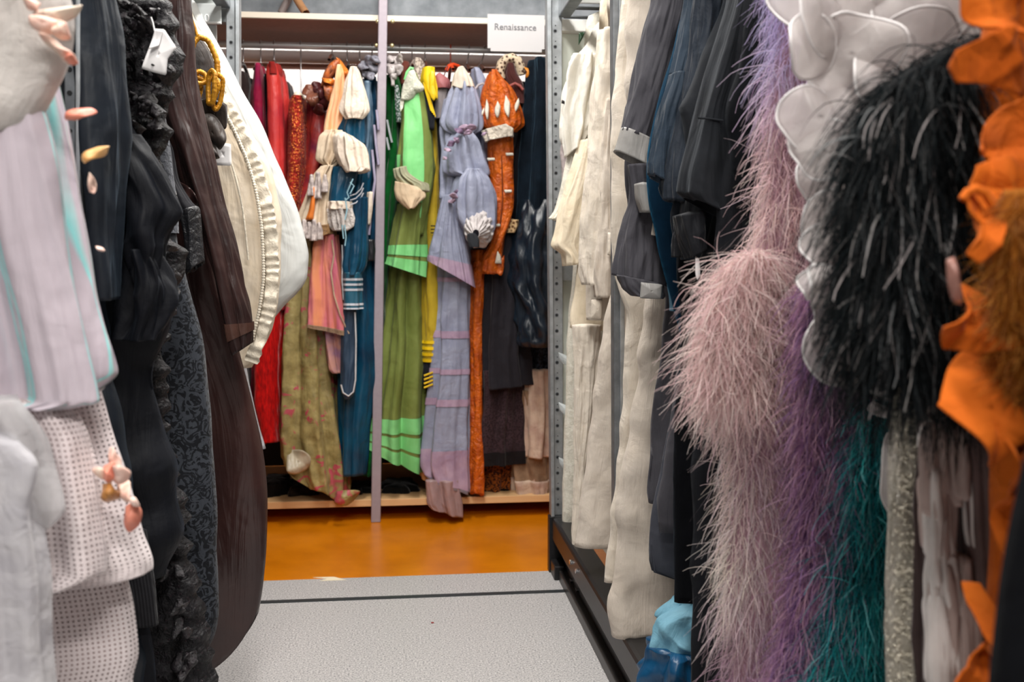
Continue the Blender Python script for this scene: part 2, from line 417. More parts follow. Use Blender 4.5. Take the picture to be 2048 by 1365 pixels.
        v = N.new('ShaderNodeTexVoronoi'); v.feature = 'DISTANCE_TO_EDGE'; v.inputs['Scale'].default_value = 160; L.new(ob, v.inputs['Vector'])
        a1 = ramp(N, L, v.outputs['Distance'], [(.05, (1, 1, 1)), (.12, (0, 0, 0))])
        a2 = ramp(N, L, noise(N, L, ob, 45, 2, 3), [(.46, (0, 0, 0)), (.5, (1, 1, 1))])
        af = mth(N, L, 'MAXIMUM', a1, a2)
    if af is not None or alpha < 1:
        tr = N.new('ShaderNodeBsdfTransparent'); mx = N.new('ShaderNodeMixShader')
        if af is None: mx.inputs[0].default_value = alpha
        else: L.new(mth(N, L, 'MULTIPLY', af, alpha) if alpha < 1 else af, mx.inputs[0])
        L.new(tr.outputs[0], mx.inputs[1]); L.new(sh, mx.inputs[2]); sh = mx.outputs[0]
    L.new(sh, N['Material Output'].inputs[0])
    return m
def satin(name, c, **k):
    k = {**dict(rough=.36, sheen=.05, spec=.42, weave=0, crumple=.25, cs=12), **k}; return cloth(name, c, **k)
def velvet(name, c, **k):
    k = {**dict(rough=.9, sheen=.45, spec=.1, weave=0, crumple=.3, cs=18), **k}; return cloth(name, c, **k)
def plain(name, c, rough=.5, metal=0, nz=0, ns=60, c2=None, bump=0, spec=.5, emit=0):
    m = bpy.data.materials.new(name); N, L = nt(m); b = N['Principled BSDF']; c = S(c) if isinstance(c, str) else c
    b.inputs['Roughness'].default_value = rough; b.inputs['Metallic'].default_value = metal; b.inputs['Specular IOR Level'].default_value = spec
    tc = N.new('ShaderNodeTexCoord'); f = noise(N, L, tc.outputs['Object'], ns, 5)
    c2 = S(c2) if isinstance(c2, str) else (c2 or tuple(x * (1 - nz) for x in c[:3]) + (1,))
    L.new(mixc(N, L, ramp(N, L, f, [(.35, (0, 0, 0)), (.65, (1, 1, 1))]), c, c2), b.inputs['Base Color'])
    if bump:
        bp = N.new('ShaderNodeBump'); bp.inputs['Strength'].default_value = bump; bp.inputs['Distance'].default_value = .002; L.new(f, bp.inputs['Height']); L.new(bp.outputs[0], b.inputs['Normal'])
    if emit:
        b.inputs['Emission Color'].default_value = (1, .97, .93, 1); b.inputs['Emission Strength'].default_value = emit
    return m
def feather_mat(name, rough=.6, trans=.35):
    m = bpy.data.materials.new(name); N, L = nt(m); b = N['Principled BSDF']
    a = N.new('ShaderNodeVertexColor'); a.layer_name = 'dye'
    L.new(a.outputs[0], b.inputs['Base Color']); b.inputs['Roughness'].default_value = rough; b.inputs['Specular IOR Level'].default_value = .3
    tl = N.new('ShaderNodeBsdfTranslucent'); L.new(a.outputs[0], tl.inputs[0]); mx = N.new('ShaderNodeMixShader'); mx.inputs[0].default_value = trans
    L.new(b.outputs[0], mx.inputs[1]); L.new(tl.outputs[0], mx.inputs[2]); L.new(mx.outputs[0], N['Material Output'].inputs[0])
    return m
def irid(name, c, alpha=1):
    m = cloth(name, c, rough=.18, spec=.8, weave=0, sheen=0, crumple=.35, cs=9, alpha=alpha, trans=.2); N, L = m.node_tree.nodes, m.node_tree.links
    b = N['Principled BSDF']; b.inputs['Thin Film Thickness'].default_value = 420; b.inputs['Thin Film IOR'].default_value = 1.6
    lw = N.new('ShaderNodeLayerWeight'); lw.inputs[0].default_value = .35
    tc = N.new('ShaderNodeTexCoord'); nf = noise(N, L, mapping(N, L, tc.outputs['Object'], (9, 9, 3)), 1, 2)
    f = mth(N, L, 'ADD', lw.outputs['Facing'], mth(N, L, 'MULTIPLY', mth(N, L, 'SUBTRACT', nf, .5), 1.6))
    colr = ramp(N, L, f, [(0, S('d6cbd4')), (.24, S('cfc4ce')), (.30, S('9cecec')), (.38, S('c4e2e4')), (.46, S('d8ccd6')), (.74, S('cfc4d2')), (.79, S('aeeccc')), (.84, S('d8c8d6')), (1, S('dcc4cc'))])
    L.new(colr, b.inputs['Base Color']); L.new(colr, b.inputs['Specular Tint'])
    return m
def terrazzo():
    m = bpy.data.materials.new('speckled grey vinyl'); N, L = nt(m); b = N['Principled BSDF']
    tc = N.new('ShaderNodeTexCoord'); o = tc.outputs['Object']
    a = noise(N, L, o, 190, 2, 0, .8); c = ramp(N, L, a, [(.34, S('6a6b6e')), (.46, S('b0aeae')), (.58, S('c4c1c0')), (.7, S('e4e2e0'))])
    s2 = noise(N, L, o, 3, 3); c = mixc(N, L, mth(N, L, 'MULTIPLY', s2, .18), c, S('8f8c8c'))
    L.new(c, b.inputs['Base Color']); b.inputs['Roughness'].default_value = .45
    bp = N.new('ShaderNodeBump'); bp.inputs['Strength'].default_value = .08; bp.inputs['Distance'].default_value = .001; L.new(a, bp.inputs['Height']); L.new(bp.outputs[0], b.inputs['Normal'])
    return m
def wood(name, c, c2, sc_=(3, 60, 60), rough=.5):
    m = bpy.data.materials.new(name); N, L = nt(m); b = N['Principled BSDF']
    tc = N.new('ShaderNodeTexCoord'); v = mapping(N, L, tc.outputs['Object'], sc_)
    L.new(mixc(N, L, noise(N, L, v, 1, 5, 1), S(c), S(c2)), b.inputs['Base Color']); b.inputs['Roughness'].default_value = rough
    return m
GALV = plain('galvanised steel', 'b4b9bd', .42, .75, .25, 35, bump=.1)
GALVD = plain('dull galvanised steel', '84898e', .5, .7, .35, 25, bump=.1)
WHITE = plain('white enamel', 'e9e9e6', .45, 0, .05)
PAPER = plain('white paper', 'eceaea', .7, 0, .05)
BLACKM = plain('black painted steel', '1b1a1c', .42, .2, .3, 14, bump=.15)
BLACKS = plain('worn black steel strip', '34312f', .38, .3, .5, 9, bump=.2)
CHROME = plain('chrome', 'd8d8da', .15, 1)
MAUVEP = plain('mauve grey powder coat', '9d939c', .45, .1, .08)
HOOK = plain('hanger wire', 'c4c4c6', .3, .9)
HWOOD = wood('brown hanger wood', '5e3526', '442417')
ORNGP = plain('orange hanger plastic', 'd2451c', .35)
DARKIN = plain('dark hole', '17181a', .8)
INK = plain('grey ink', '6f7074', .7)
# ---------------------------------------------------------------- the room
def struct(name, x0, x1, y0, y1, z0, z1, mat):
    return tag(box(name, x0, x1, y0, y1, z0, z1, mat, bevel=0, base=((x0 + x1) / 2, (y0 + y1) / 2, z0)), kind='structure')
struct('floor', -2.4, 2.4, -3, 3.44, -.1, 0, terrazzo())
ORF = plain('orange floor paint', 'd57d08', .28, 0, .12, 5, c2='c06c03', bump=.03)
struct('floor', -2.4, 2.4, 3.44, 6.4, -.1, 0, ORF)
WALLM = plain('grey wall paint', '77726f', .8, 0, .05, 3)
struct('wall_left', -2.5, -2.4, -3, 6.4, 0, 2.95, WALLM)
struct('wall_right', 2.4, 2.5, -3, 6.4, 0, 2.95, WALLM)
struct('wall_back', -2.4, 2.4, 6.4, 6.5, 0, 2.95, plain('pale back wall paint', 'd2cbc9', .8, 0, .05, 3))
struct('wall_front', -2.4, 2.4, -3.1, -3, 0, 2.95, WALLM)
struct('ceiling', -2.5, 2.5, -3.1, 6.5, 2.95, 3.05, plain('ceiling grey', 'a3a19d', .85))
struct('trim_1', -1.2, 1.2, 3.205, 3.228, .0, .003, plain('dark rail groove', '3b4043', .45, .4))
LL = ['short fluorescent ceiling lamp behind the camera', 'fluorescent ceiling lamp over the near half of the aisle', 'fluorescent ceiling lamp over the far half of the aisle', 'fluorescent ceiling lamp over the far end of the right rack', 'long fluorescent ceiling lamp in the aisle behind the wardrobe']
for (x, y, z, lx, ly, p), lab in zip(LAMPS, LL):
    t = thing('ceiling_lamp', lab, 'lamp', (x, y, z), 'fluorescent ceiling lamps')
    box('housing', x - lx / 2, x + lx / 2, y - ly / 2, y + ly / 2, z, 2.95, WHITE, t)
    box('diffuser', x - lx / 2 + .01, x + lx / 2 - .01, y - ly / 2 + .01, y + ly / 2 - .01, z - .02, z, plain('lamp diffuser', 'ffffff', .6, emit=1.2), t)
# ---------------------------------------------------------------- posts
def post_px(name, top, bot, Y, dep, mat, parent=None, z0=None, z1=None, bevel=.002):
    """upright from pixel corners (xl, xr, y) at top and bottom"""
    T = [P1(top[0], top[2], Y), P1(top[1], top[2], Y)]; B = [P1(bot[0], bot[2], Y), P1(bot[1], bot[2], Y)]
    zt = z1 if z1 is not None else T[0][2]; zb = z0 if z0 is not None else B[0][2]
    bm = bmesh.new(); vs = []
    for z, (k, s) in ((zb, (0, 0)), (zt, (1, 1))):
        f = (z - B[0][2]) / (T[0][2] - B[0][2])
        xs = [B[i][0] + (T[i][0] - B[i][0]) * f for i in (0, 1)]
        for xx, yy in ((xs[0], Y), (xs[1], Y), (xs[1], Y + dep), (xs[0], Y + dep)): vs.append(bm.verts.new((xx, yy, z)))
    for f in ((3, 2, 1, 0), (4, 5, 6, 7), (0, 1, 5, 4), (1, 2, 6, 5), (2, 3, 7, 6), (3, 0, 4, 7)): bm.faces.new([vs[i] for i in f])
    b = None
    if parent is None: b = (vs[0].co.x, Y, zb)
    return bm_obj(name, bm, mat, parent, b, bevel=bevel)
def discs(name, centers, r, mat, parent, ax=1, h=.002, n=8):
    bm = bmesh.new()
    for c in centers:
        q = bmesh.ops.create_cone(bm, cap_ends=True, segments=n, radius1=r, radius2=r, depth=h)
        for v in q['verts']:
            x, y, z = v.co
            v.co = Vector(c) + (Vector((x, z, y)) if ax == 1 else Vector((z, x, y)))
    return bm_obj(name, bm, mat, parent)
# ---------------------------------------------------------------- right mobile rack
rk = thing('mobile_rack', 'galvanised mobile clothes rack on a black wheeled base, right of the aisle', 'clothes rack', (.83, 2.0, 0), 'mobile racks')
post_px('upright', (1094, 1103, 0), (1103, 1110, 1060), 3.42, .05, GALV, rk, z0=.2, z1=2.3)
post_px('upright', (1103, 1124, 0), (1109, 1127, 1060), 3.445, .004, GALV, rk, z0=.2, z1=2.3)
hs = []; sl = []
for k in range(31):
    y = 62 + k * 31.6; x = 1110 + (y / 1060) * 6
    hs.append(P1(x, y, 3.444)); sl.append(P1(x + .5, y - 11, 3.444))
o = discs('perforation', hs, .0045, DARKIN, rk); o['kind'] = 'stuff'
o = discs('keyhole_slot', sl, .0018, DARKIN, rk); o['kind'] = 'stuff'
o = discs('punched_ring', [(h[0], h[1] + .0005, h[2]) for h in hs], .0068, GALVD, rk, n=12); o['kind'] = 'stuff'
post_px('upright', (1226, 1240, 0), (1229, 1246, 1000), 2.52, .04, GALVD, rk, z0=.2, z1=2.3)
post_px('upright', (1238, 1246, 0), (1241, 1252, 1000), 2.515, .006, GALV, rk, z0=.2, z1=2.3)
box('end_panel', .562, 1.12, 3.5, 3.506, .2, 1.885, plain('white end panel', 'e6ebe0', .5), rk)
box('end_beam', .54, 1.12, 3.46, 3.5, 1.885, 1.925, WHITE, rk)
box('end_beam', .54, 1.12, 3.46, 3.5, 1.03, 1.10, GALV, rk)
box('top_panel', .56, 1.14, 3.5, 3.506, 1.99, 2.4, WHITE, rk)  # white panel added in place of the blown-out background above the beam
box('panel_strip', .57, 1.12, 3.47, 3.495, 1.965, 1.972, GALVD, rk); box('panel_strip', .57, 1.12, 3.47, 3.495, 1.935, 1.940, GALVD, rk)
box('side_beam', .545, .585, .1, 3.44, 1.925, 1.93, GALVD, rk); box('side_beam', .545, .55, .1, 3.44, 1.93, 1.985, GALV, rk)
box('top_shelf', .55, 1.12, .1, 3.46, 2.06, 2.08, WHITE, rk)
tube('hanging_rail', [(.83, .1, 1.985), (.83, 1.8, 1.985), (.83, 3.46, 1.985)], .012, CHROME, rk)
# base
box('base_beam', .525, .60, .1, 3.42, .115, .2, BLACKM, rk, bevel=.012)
box('base_web', .56, .575, .1, 3.42, .0, .115, BLACKM, rk)
box('floor_strip', .535, .563, .1, 3.33, .0, .036, BLACKS, rk, bevel=.004)
box('end_box', .515, 1.12, 3.42, 3.46, .0, .2, BLACKM, rk)
box('end_foot', .52, .555, 3.33, 3.42, .0, .05, BLACKM, rk, bevel=.004)
box('deck', .60, 1.12, .1, 3.42, .165, .18, plain('grey deck board', 'a79c90', .6, 0, .2, 8), rk)
box('deck_edge', .60, .63, .1, 3.42, .18, .192, wood('varnished deck edge', 'a5683a', '7d4a26'), rk)  # wood toned strip stands in for the orange reflection along the base
for px, py in ((1142, 1125), (1154, 1143), (1143, 1162), (1155, 1181)):
    H = 1.0 if py < 1150 else .96
    # bolts on the outer faces of the base
    Xp = .522 if py < 1150 else .556
    d = P(px, py, 1.0) - np.array([0, 0, CAMZ]); k = Xp / d[0]; c = d * k + np.array([0, 0, CAMZ])
    discs('bolt', [tuple(c)], .0075, CHROME, rk, ax=0, h=.01)
CLIP = plain('clear plastic', 'd3dce0', .15); 
for y in (705, 805, 915):
    o = flap('plastic_clip', [(1117, y), (1134, y + 8), (1142, y + 22), (1136, y + 27), (1120, y + 15)], 3.38, satin('clear plastic film', 'e4ecee', alpha=.5), rk, dome=.006)
# ---------------------------------------------------------------- left mobile rack
lk = thing('mobile_rack', 'galvanised mobile clothes rack with a numbered end plate, left of the aisle', 'clothes rack', (-.83, 2.0, 0), 'mobile racks')
post_px('upright', (470, 478, 0), (472, 480, 1000), 3.42, .05, GALV, lk, z0=.2, z1=2.3)
post_px('upright', (452, 470, 0), (454, 472, 1000), 3.445, .004, GALV, lk, z0=.2, z1=2.3)
hs = [P1(462, 55 + k * 30, 3.444) for k in range(30)]
o = discs('perforation', hs, .0045, DARKIN, lk); o['kind'] = 'stuff'
o = discs('punched_ring', [(h[0], h[1] + .0005, h[2]) for h in hs], .0068, GALVD, lk, n=12); o['kind'] = 'stuff'
post_px('upright', (370, 378, 0), (369, 376, 600), 2.62, .04, GALV, lk, z0=.2, z1=2.3)
post_px('upright', (128, 150, 0), (128, 150, 300), 1.68, .004, GALVD, lk, z0=.2, z1=2.3)
post_px('upright', (150, 160, 0), (150, 160, 300), 1.66, .05, GALV, lk, z0=.2, z1=2.3)  # lighter steel than the web, so this edge reads as a lit strip
discs('perforation', [P1(139, y, 1.679) for y in (18, 65, 112, 139, 186, 233, 262)], .004, DARKIN, lk)['kind'] = 'stuff'
box('end_panel', -1.12, -.60, 3.5, 3.506, .2, 1.885, WHITE, lk)
box('end_beam', -1.12, -.555, 3.46, 3.5, 1.885, 1.93, GALV, lk)
box('side_beam', -.585, -.545, .1, 3.44, 1.925, 1.93, GALVD, lk); box('side_beam', -.55, -.545, .1, 3.44, 1.93, 1.985, GALV, lk)
box('top_panel', -1.12, -.56, 3.5, 3.506, 1.95, 2.4, plain('pale end panel', 'c9cfcd', .5), lk)
box('top_shelf', -1.12, -.55, .1, 3.46, 2.06, 2.08, plain('shelf underside', 'cfcabc', .6), lk)
tube('hanging_rail', [(-.83, .1, 1.985), (-.83, 1.8, 1.985), (-.83, 3.46, 1.985)], .012, CHROME, lk)
box('base_beam', -.60, -.54, .1, 3.42, .115, .2, BLACKM, lk, bevel=.012)
box('end_box', -1.12, -.54, 3.42, 3.46, .0, .2, BLACKM, lk)
box('deck', -1.12, -.60, .1, 3.42, .165, .18, BLACKM, lk)
def text(name, s, size, loc, mat, parent, ext=.0006, align='CENTER'):
    cu = bpy.data.curves.new(name, 'FONT'); cu.body = s; cu.size = size; cu.extrude = ext; cu.align_x = align; cu.align_y = 'CENTER'
    cu.materials.append(mat)
    tmp = bpy.data.objects.new(name, cu); me = bpy.data.meshes.new_from_object(tmp)
    bpy.data.objects.remove(tmp); bpy.data.curves.remove(cu)
    o = bpy.data.objects.new(name, me); col.objects.link(o); o.rotation_euler = (math.pi / 2, 0, 0)
    o.location = loc
    if parent: o.parent = parent; o.location = Vector(loc) - Vector(BASE[parent])
    return o
t = thing('rack_number_plate', 'grey plate with white raised number on the end of the left rack', 'sign', P1(405, 48, 3.45))
a = P1(380, 10, 3.44); b_ = P1(446, 49, 3.44)
box('plate', a[0], b_[0], 3.412, 3.416, b_[2], a[2], plain('pale grey plate', 'bfc4c4', .5), t)
box('plate_ledge', a[0], b_[0], 3.402, 3.416, b_[2] - .006, b_[2], WHITE, t)
text('number', 'J10', .034, (P1(408, 39, 3.43)[0], 3.411, P1(408, 39, 3.43)[2]), plain('white paint', 'ffffff', .5), t)
# ---------------------------------------------------------------- wardrobe across the end of the aisle
wb = thing('wardrobe_rack', 'wide wooden wardrobe rack with a mauve grey centre post across the aisle end', 'wardrobe', (0, 4.5, 0))
SHELF = plain('cream shelf edging', 'd8cdbd', .5); UNDER = plain('brown shelf underside', 'b08674', .7, 0, .1)
zt = P1(620, 27, 4.2)[2]; zl = P1(620, 39, 4.2)[2]
box('top_shelf', -1.35, 1.35, 4.21, 4.72, zl, zt, UNDER, wb); box('shelf_edge', -1.35, 1.35, 4.195, 4.21, zl, zt, SHELF, wb)
post_px('centre_post', (757, 775, 0), (742, 761, 1046), 4.17, .05, MAUVEP, wb, z0=0.0, z1=2.7, bevel=.004)
zb = P1(620, 1003, 4.2)[2]
PINE = wood('pale pine board', 'e3bd8c', 'cfa06c', (3, 30, 60))
box('bottom_board', -1.35, 1.35, 4.2, 4.95, zb - .03, zb, PINE, wb)
box('plinth', -1.35, 1.35, 4.5, 4.52, 0, zb - .03, plain('dark plinth', '15120f', .8), wb)  # near-black board stands in for the shade under the bottom board
box('back_panel', -1.35, 1.35, 4.95, 4.96, zb, 1.72, plain('dark back panel', '2a211e', .8), wb)  # dark colour stands in for shade behind the gowns and cuts bounce
box('side_panel', -1.37, -1.35, 4.2, 4.96, 0, 2.6, UNDER, wb); box('side_panel', 1.35, 1.37, 4.2, 4.96, 0, 2.6, UNDER, wb)
zr = P1(620, 92, 4.44)[2]
tube('hanging_rail', [(-1.35, 4.44, zr), (0, 4.44, zr), (1.35, 4.44, zr)], .015, plain('bright rail', 'dfe6e8', .3, .35), wb, n=16)
z0_ = P1(620, 126, 4.85)[2]; z1_ = P1(620, 100, 4.85)[2]
tube('rear_tube', [(-1.35, 4.86, (z0_ + z1_) / 2), (0, 4.86, (z0_ + z1_) / 2), (1.35, 4.86, (z0_ + z1_) / 2)], (z1_ - z0_) / 2, plain('white tube', 'f2eeec', .4), wb, n=20)
box('rear_ledge', -1.35, 1.35, 4.88, 4.95, P1(620, 134, 4.88)[2], P1(620, 127, 4.88)[2], UNDER, wb)
box('top_rail_plate', -1.35, 1.35, 4.5, 4.51, zt, zt + .4, plain('mottled galvanised sheet', '5f656b', .55, .4, .5, 9, c2='83898e', bump=.1), wb)
for px, py in ((755, 43), (785, 43), (753, 91), (784, 91)):
    c = P1(px, py, 4.19); bm = bmesh.new(); r = bmesh.ops.create_icosphere(bm, subdivisions=2, radius=.009)
    bmesh.ops.translate(bm, verts=r['verts'], vec=c); bm_obj('shelf_bolt', bm, plain('brass bolt', 'dccf9c', .3, .8), wb, smooth=True)
# things on the wardrobe shelf
def hanger(x, label, wide=False, Y=4.44, zr_=None, mat=HWOOD, hook=HOOK, zs=None, half=.2, group='hangers on the wardrobe rail', lean=0, r=.009, ax='y', w_=.006):
    zr_ = zr if zr_ is None else zr_
    zs = zr_ - .13 if zs is None else zs
    t = thing('clothes_hanger', label, 'hanger', (x, Y, zs), group)
    pts = [(x - 0, Y + .018 * math.cos(a) , zr_ + .001 + .018 * math.sin(a)) for a in np.linspace(-.5, math.pi, 9)]
    pts = pts[::-1] + [(x + lean * .3, Y, zr_ - .03), (x + lean, Y, zs)]
    tube('hook', pts, .0028 if r < .02 else .003, hook, t, n=6)
    A = []
    for s in np.linspace(-1, 1, 17): A.append((x + lean, Y + s * half, zs - .055 * abs(s) ** 1.3))
    tube('shoulder_bar', A, [r * (1 - .3 * abs(s)) for s in np.linspace(-1, 1, 17)], mat, t, n=8)
    return t
t = thing('wooden_bracket', 'curved brown wooden piece lying on the wardrobe top shelf', 'wood piece', P1(595, 27, 4.35))
tube('arm', [P1(575, -30, 4.4), P1(590, -8, 4.36), P1(602, 12, 4.33), P1(612, 27, 4.3)], .017, wood('tan wood', 'b98a62', '8f6643'), t)
tube('arm', [P1(586, -25, 4.42), P1(576, 0, 4.42), P1(562, 26, 4.42)], .016, plain('grey brown wood', '7f7573', .6), t)
# sign
sg = thing('period_sign', 'white card sign reading Renaissance in grey letters on the wardrobe shelf', 'sign', P1(1031, 104, 4.15))
A = P(975, 28, 4.15); B = P(1089, 105, 4.15)
bm = bmesh.new(); vs = bx(bm, A[0], B[0], 4.148, 4.152, B[2], A[2])
es = [e for e in bm.edges if abs(e.verts[0].co.y - e.verts[1].co.y) > .003 and e.verts[0].co.z < A[2] - .01]
bmesh.ops.bevel(bm, geom=es, offset=.012, segments=4, affect='EDGES')
bm_obj('card', bm, plain('white sign card', 'bbb9ba', .6), sg)
c = P1(1031, 54, 4.14); text('lettering', 'Renaissance', .036, (c[0], 4.1465, c[2]), INK, sg)
# tape scrap on the floor
def floor_pt(px, py, z=0):
    d = P(px, py, 1.0) - np.array([0, 0, CAMZ]); k = (z - CAMZ) / d[2]; return d * k + np.array([0, 0, CAMZ])
bm = bmesh.new(); pl = [floor_pt(*q, .0) for q in ((626, 1156), (668, 1155), (692, 1161), (640, 1163), (655, 1159))]
vs = [bm.verts.new(Vector(v)) for v in pl]; bm.faces.new(vs); r = bmesh.ops.extrude_face_region(bm, geom=bm.faces[:])
for v in r['geom']:
    if isinstance(v, bmesh.types.BMVert): v.co.z += .0015
tag(bm_obj('tape_scrap', bm, plain('cream tape', 'e8dcc0', .7), base=tuple(pl[0])), 'small cream tape scrap on the edge of the orange floor', 'tape')
c = floor_pt(865, 1247); bm = bmesh.new(); bmesh.ops.create_icosphere(bm, subdivisions=2, radius=.005)
for v in bm.verts: v.co.z = v.co.z * .3 + .0015; v.co += Vector((c[0], c[1], 0))
tag(bm_obj('lint', bm, plain('red lint', '8d3a3a', .9), base=(c[0], c[1], 0)), 'tiny dark red bit of lint on the speckled grey floor', 'lint')
# ---------------------------------------------------------------- garments on the wardrobe rail
def B_(name, label, cat, px, pyb, Y=4.3, group=None):
    return thing(name, label, cat, P1(px, pyb, Y), group)
def hx(px): return P1(px, 93, 4.44)[0]
HG = []
for px, py, lab, kw in [
    (486, 128, 'dark metal framed hanger at the left end of the wardrobe rail, above white gowns', dict(mat=plain('dark hanger', '2c2220', .4), half=.22)),
    (521, 130, 'slim hanger holding the crimson purple dress', {}),
    (548, 124, 'hanger with pale hook holding the vermilion red satin dress', {}),
    (601, 124, 'hanger with a long hook above the sequinned red bodice', dict(zs2=196)),
    (664, 112, 'thin wire hanger above the orange ruffle at the wardrobe', {}),
    (694, 126, 'hanger with pale hook beside the ivory puffed sleeve', {}),
    (719, 126, 'hanger with hook between ivory sleeve and grey ruffle', {}),
    (744, 120, 'hanger directly left of the mauve grey post', {}),
    (799, 122, 'brown hanger right of the grey post above the white ruffle', {}),
    (824, 124, 'wire hanger above the lace collar of the green gown', {}),
    (850, 126, 'thin wire hanger above the yellow collar', {}),
    (938, 132, 'brown wooden hanger above the ivory collar of the lavender grey gown', dict(lean=-.012)),
    (969, 132, 'brown wooden hanger leaning left beside the orange slashed gown', dict(lean=-.02)),
]:
    zs = P1(px, kw.pop('zs2', py), 4.44)[2]
    hanger(hx(px), lab, zs=zs, **kw)
t = hanger(hx(901), 'bright orange plastic hanger over the mauve strap top', zs=P1(901, 130, 4.44)[2], mat=ORNGP, hook=ORNGP, half=.2)
tube('shoulder_arc', [P1(892 + q[0], q[1], 4.3 + k * .012) for k, q in enumerate(((0, 142), (6, 132), (14, 129), (24, 132), (30, 139)))], .008, ORNGP, t)
for px, py in ((548, 124), (601, 120), (694, 124), (719, 124), (938, 124), (969, 124)):   # white sleeves of the hooks
    pass
BROWNH = wood('brown hanger', '6b4230', '4d2c20')
# dark gown at the far left behind the white ones
t = B_('dark_gown', 'black and brown gown at the far left end of the wardrobe, mostly behind white gowns', 'gown', 490, 700)
back([(145, 478, 492), (180, 476, 500), (300, 476, 502), (900, 470, 500)], seed=3, nf=6, fa=.006).mesh('body', velvet('black brown velvet', '2a1f1e'), t)
# crimson purple dress
t = B_('crimson_dress', 'plain crimson dress shading to purple, leftmost bright dress in the wardrobe', 'dress', 520, 880)
MCR = velvet('crimson purple taffeta', 'a0182c', rough=.55, c2='6b1240', vs=4)
back([(128, 509, 522), (150, 506, 526), (190, 499, 531), (260, 495, 537), (400, 498, 548), (600, 500, 550), (880, 498, 552)], nf=6, fa=.007, seed=5).mesh('body', MCR, t)
t = B_('navy_coat', 'narrow black navy coat squeezed between crimson and vermilion dresses', 'coat', 536, 500)
back([(150, 528, 540), (200, 527, 545), (300, 536, 552), (500, 540, 560), (870, 540, 562)], Y=4.27, nf=5, seed=8).mesh('body', velvet('black navy wool', '17141c'), t)
# vermilion satin dress
t = B_('vermilion_dress', 'vermilion red satin dress with deep vertical folds, behind the white puffed gown', 'dress', 556, 620)
MV = satin('vermilion satin', 'c8382a', c2='9c2230', rough=.42, vs=3)
back([(130, 538, 553), (142, 536, 557), (170, 537, 563), (240, 538, 567), (300, 540, 569), (400, 546, 572), (500, 552, 574), (620, 556, 572)], nf=7, fa=.012, ft=.6, seed=11, Y=4.2).mesh('body', MV, t)
back([(126, 538, 554), (140, 537, 558), (150, 540, 556)], d=.12, Y=4.19, nf=12, fa=.006, ft=1, seed=12).mesh('ruffle_collar', velvet('dark red ruffle', '8c2420'), t, nv=14)
t = B_('burgundy_dress', 'dark burgundy dress showing as a thin strip right of the vermilion one', 'dress', 570, 500)
back([(150, 552, 564), (200, 555, 569), (300, 560, 574), (500, 562, 578), (880, 560, 580)], Y=4.3, nf=5, seed=13).mesh('body', velvet('burgundy velvet', '6c1f24'), t)
# bright red crushed velvet
t = B_('red_velvet_skirt', 'bright red crushed velvet skirt hanging low behind the white gown', 'skirt', 545, 885)
back([(540, 545, 570), (620, 528, 568), (700, 515, 567), (800, 508, 567), (885, 522, 566)], Y=4.2, nf=7, fa=.012, ft=.7, seed=15, hem=.01).mesh('body', velvet('crushed red velvet', 'd01512', c2='8c0a0c', vs=60, rough=.4, sheen=1, aniso=(3, 3, .5), crumple=.6), t)
# sequinned bodice
t = B_('sequin_dress', 'red and gold sequinned strapless bodice with an ivory rim below a long hanger hook', 'dress', 590, 480)
MSQ = cloth('red gold sequins', 'a02a1c', rough=.3, metal=.5, weave=0, crumple=.8, cs=90, pat='cells', pc='e0803a', ps=130, pt=.35, pr=.2, c2='701816', vs=30)
back([(192, 582, 606), (200, 577, 609), (260, 576, 609), (340, 574, 608), (400, 574, 603), (480, 580, 600), (560, 582, 602)], Y=4.18, nf=4, fa=.006, seed=17).mesh('bodice', MSQ, t)
back([(186, 592, 600), (190, 586, 606), (198, 584, 609)], d=.16, Y=4.2, nf=3, fa=.001, seed=1).mesh('ivory_rim', plain('ivory padding', 'e8d8bf', .7), t, nv=12)
# burgundy ruffle dress
t = B_('ruffle_dress', 'burnt red dress with a dark burgundy ruffle neckline and orange purple bodice', 'dress', 625, 480)
MRB = satin('burnt red satin', 'a8341f', c2='5e1630', vs=9, rough=.4)
s = back([(200, 615, 640), (230, 611, 652), (300, 607, 650), (350, 600, 640), (400, 584, 632), (440, 577, 625), (490, 588, 622), (560, 600, 640)], Y=4.22, nf=6, fa=.01, ft=.6, seed=19, ku=5); s.mesh('bodice', MRB, t)
MRD = satin('dark burgundy ruffle', '4b1a1c', rough=.5)
for i, (x, y, r) in enumerate(((618, 182, 12), (634, 176, 13), (650, 190, 13), (628, 200, 14), (645, 206, 13), (638, 220, 10))):
    flap('ruffle', [(x + r * 1.1 * math.cos(a) * (1 + .25 * math.sin(3 * a + i)), y + r * math.sin(a)) for a in np.linspace(0, 5.7, 10)], 4.17 - .006 * i, MRD if i % 3 else satin('brown ruffle edge', '7c4a38'), t, dome=.02, nz=.02, seed=i, res=26, rings=6)
# floral skirt
t = B_('floral_skirt', 'olive gold floral brocade skirt with pink blossoms, hem drooping to the shelf', 'skirt', 625, 1000)
MFL = cloth('olive gold floral brocade', 'a3945f', c2='7d6f42', rough=.45, sheen=.1, spec=.5, weave=0, crumple=.4, cs=20, pat='blobs', pc='b04a56', ps=11, pt=.6, vs=22)
s = back([(470, 590, 625), (560, 582, 640), (640, 572, 648), (720, 567, 655), (800, 565, 663), (560 + 310, 562, 676), (565, 900, 684, 930), (568, 935, 686, 975), (582, 950, 684, 1006)], Y=4.16, nf=9, fa=.02, ft=.6, seed=21, hem=.015, fine=.5); s.mesh('skirt', MFL, t, nu=160, nv=110)
flap('turned_hem', [(573, 905), (600, 900), (622, 918), (618, 938), (590, 948), (575, 940)], 4.1, satin('ivory lining', 'b5a992'), t, dome=.004, nz=.02, crease=.02, seed=3)
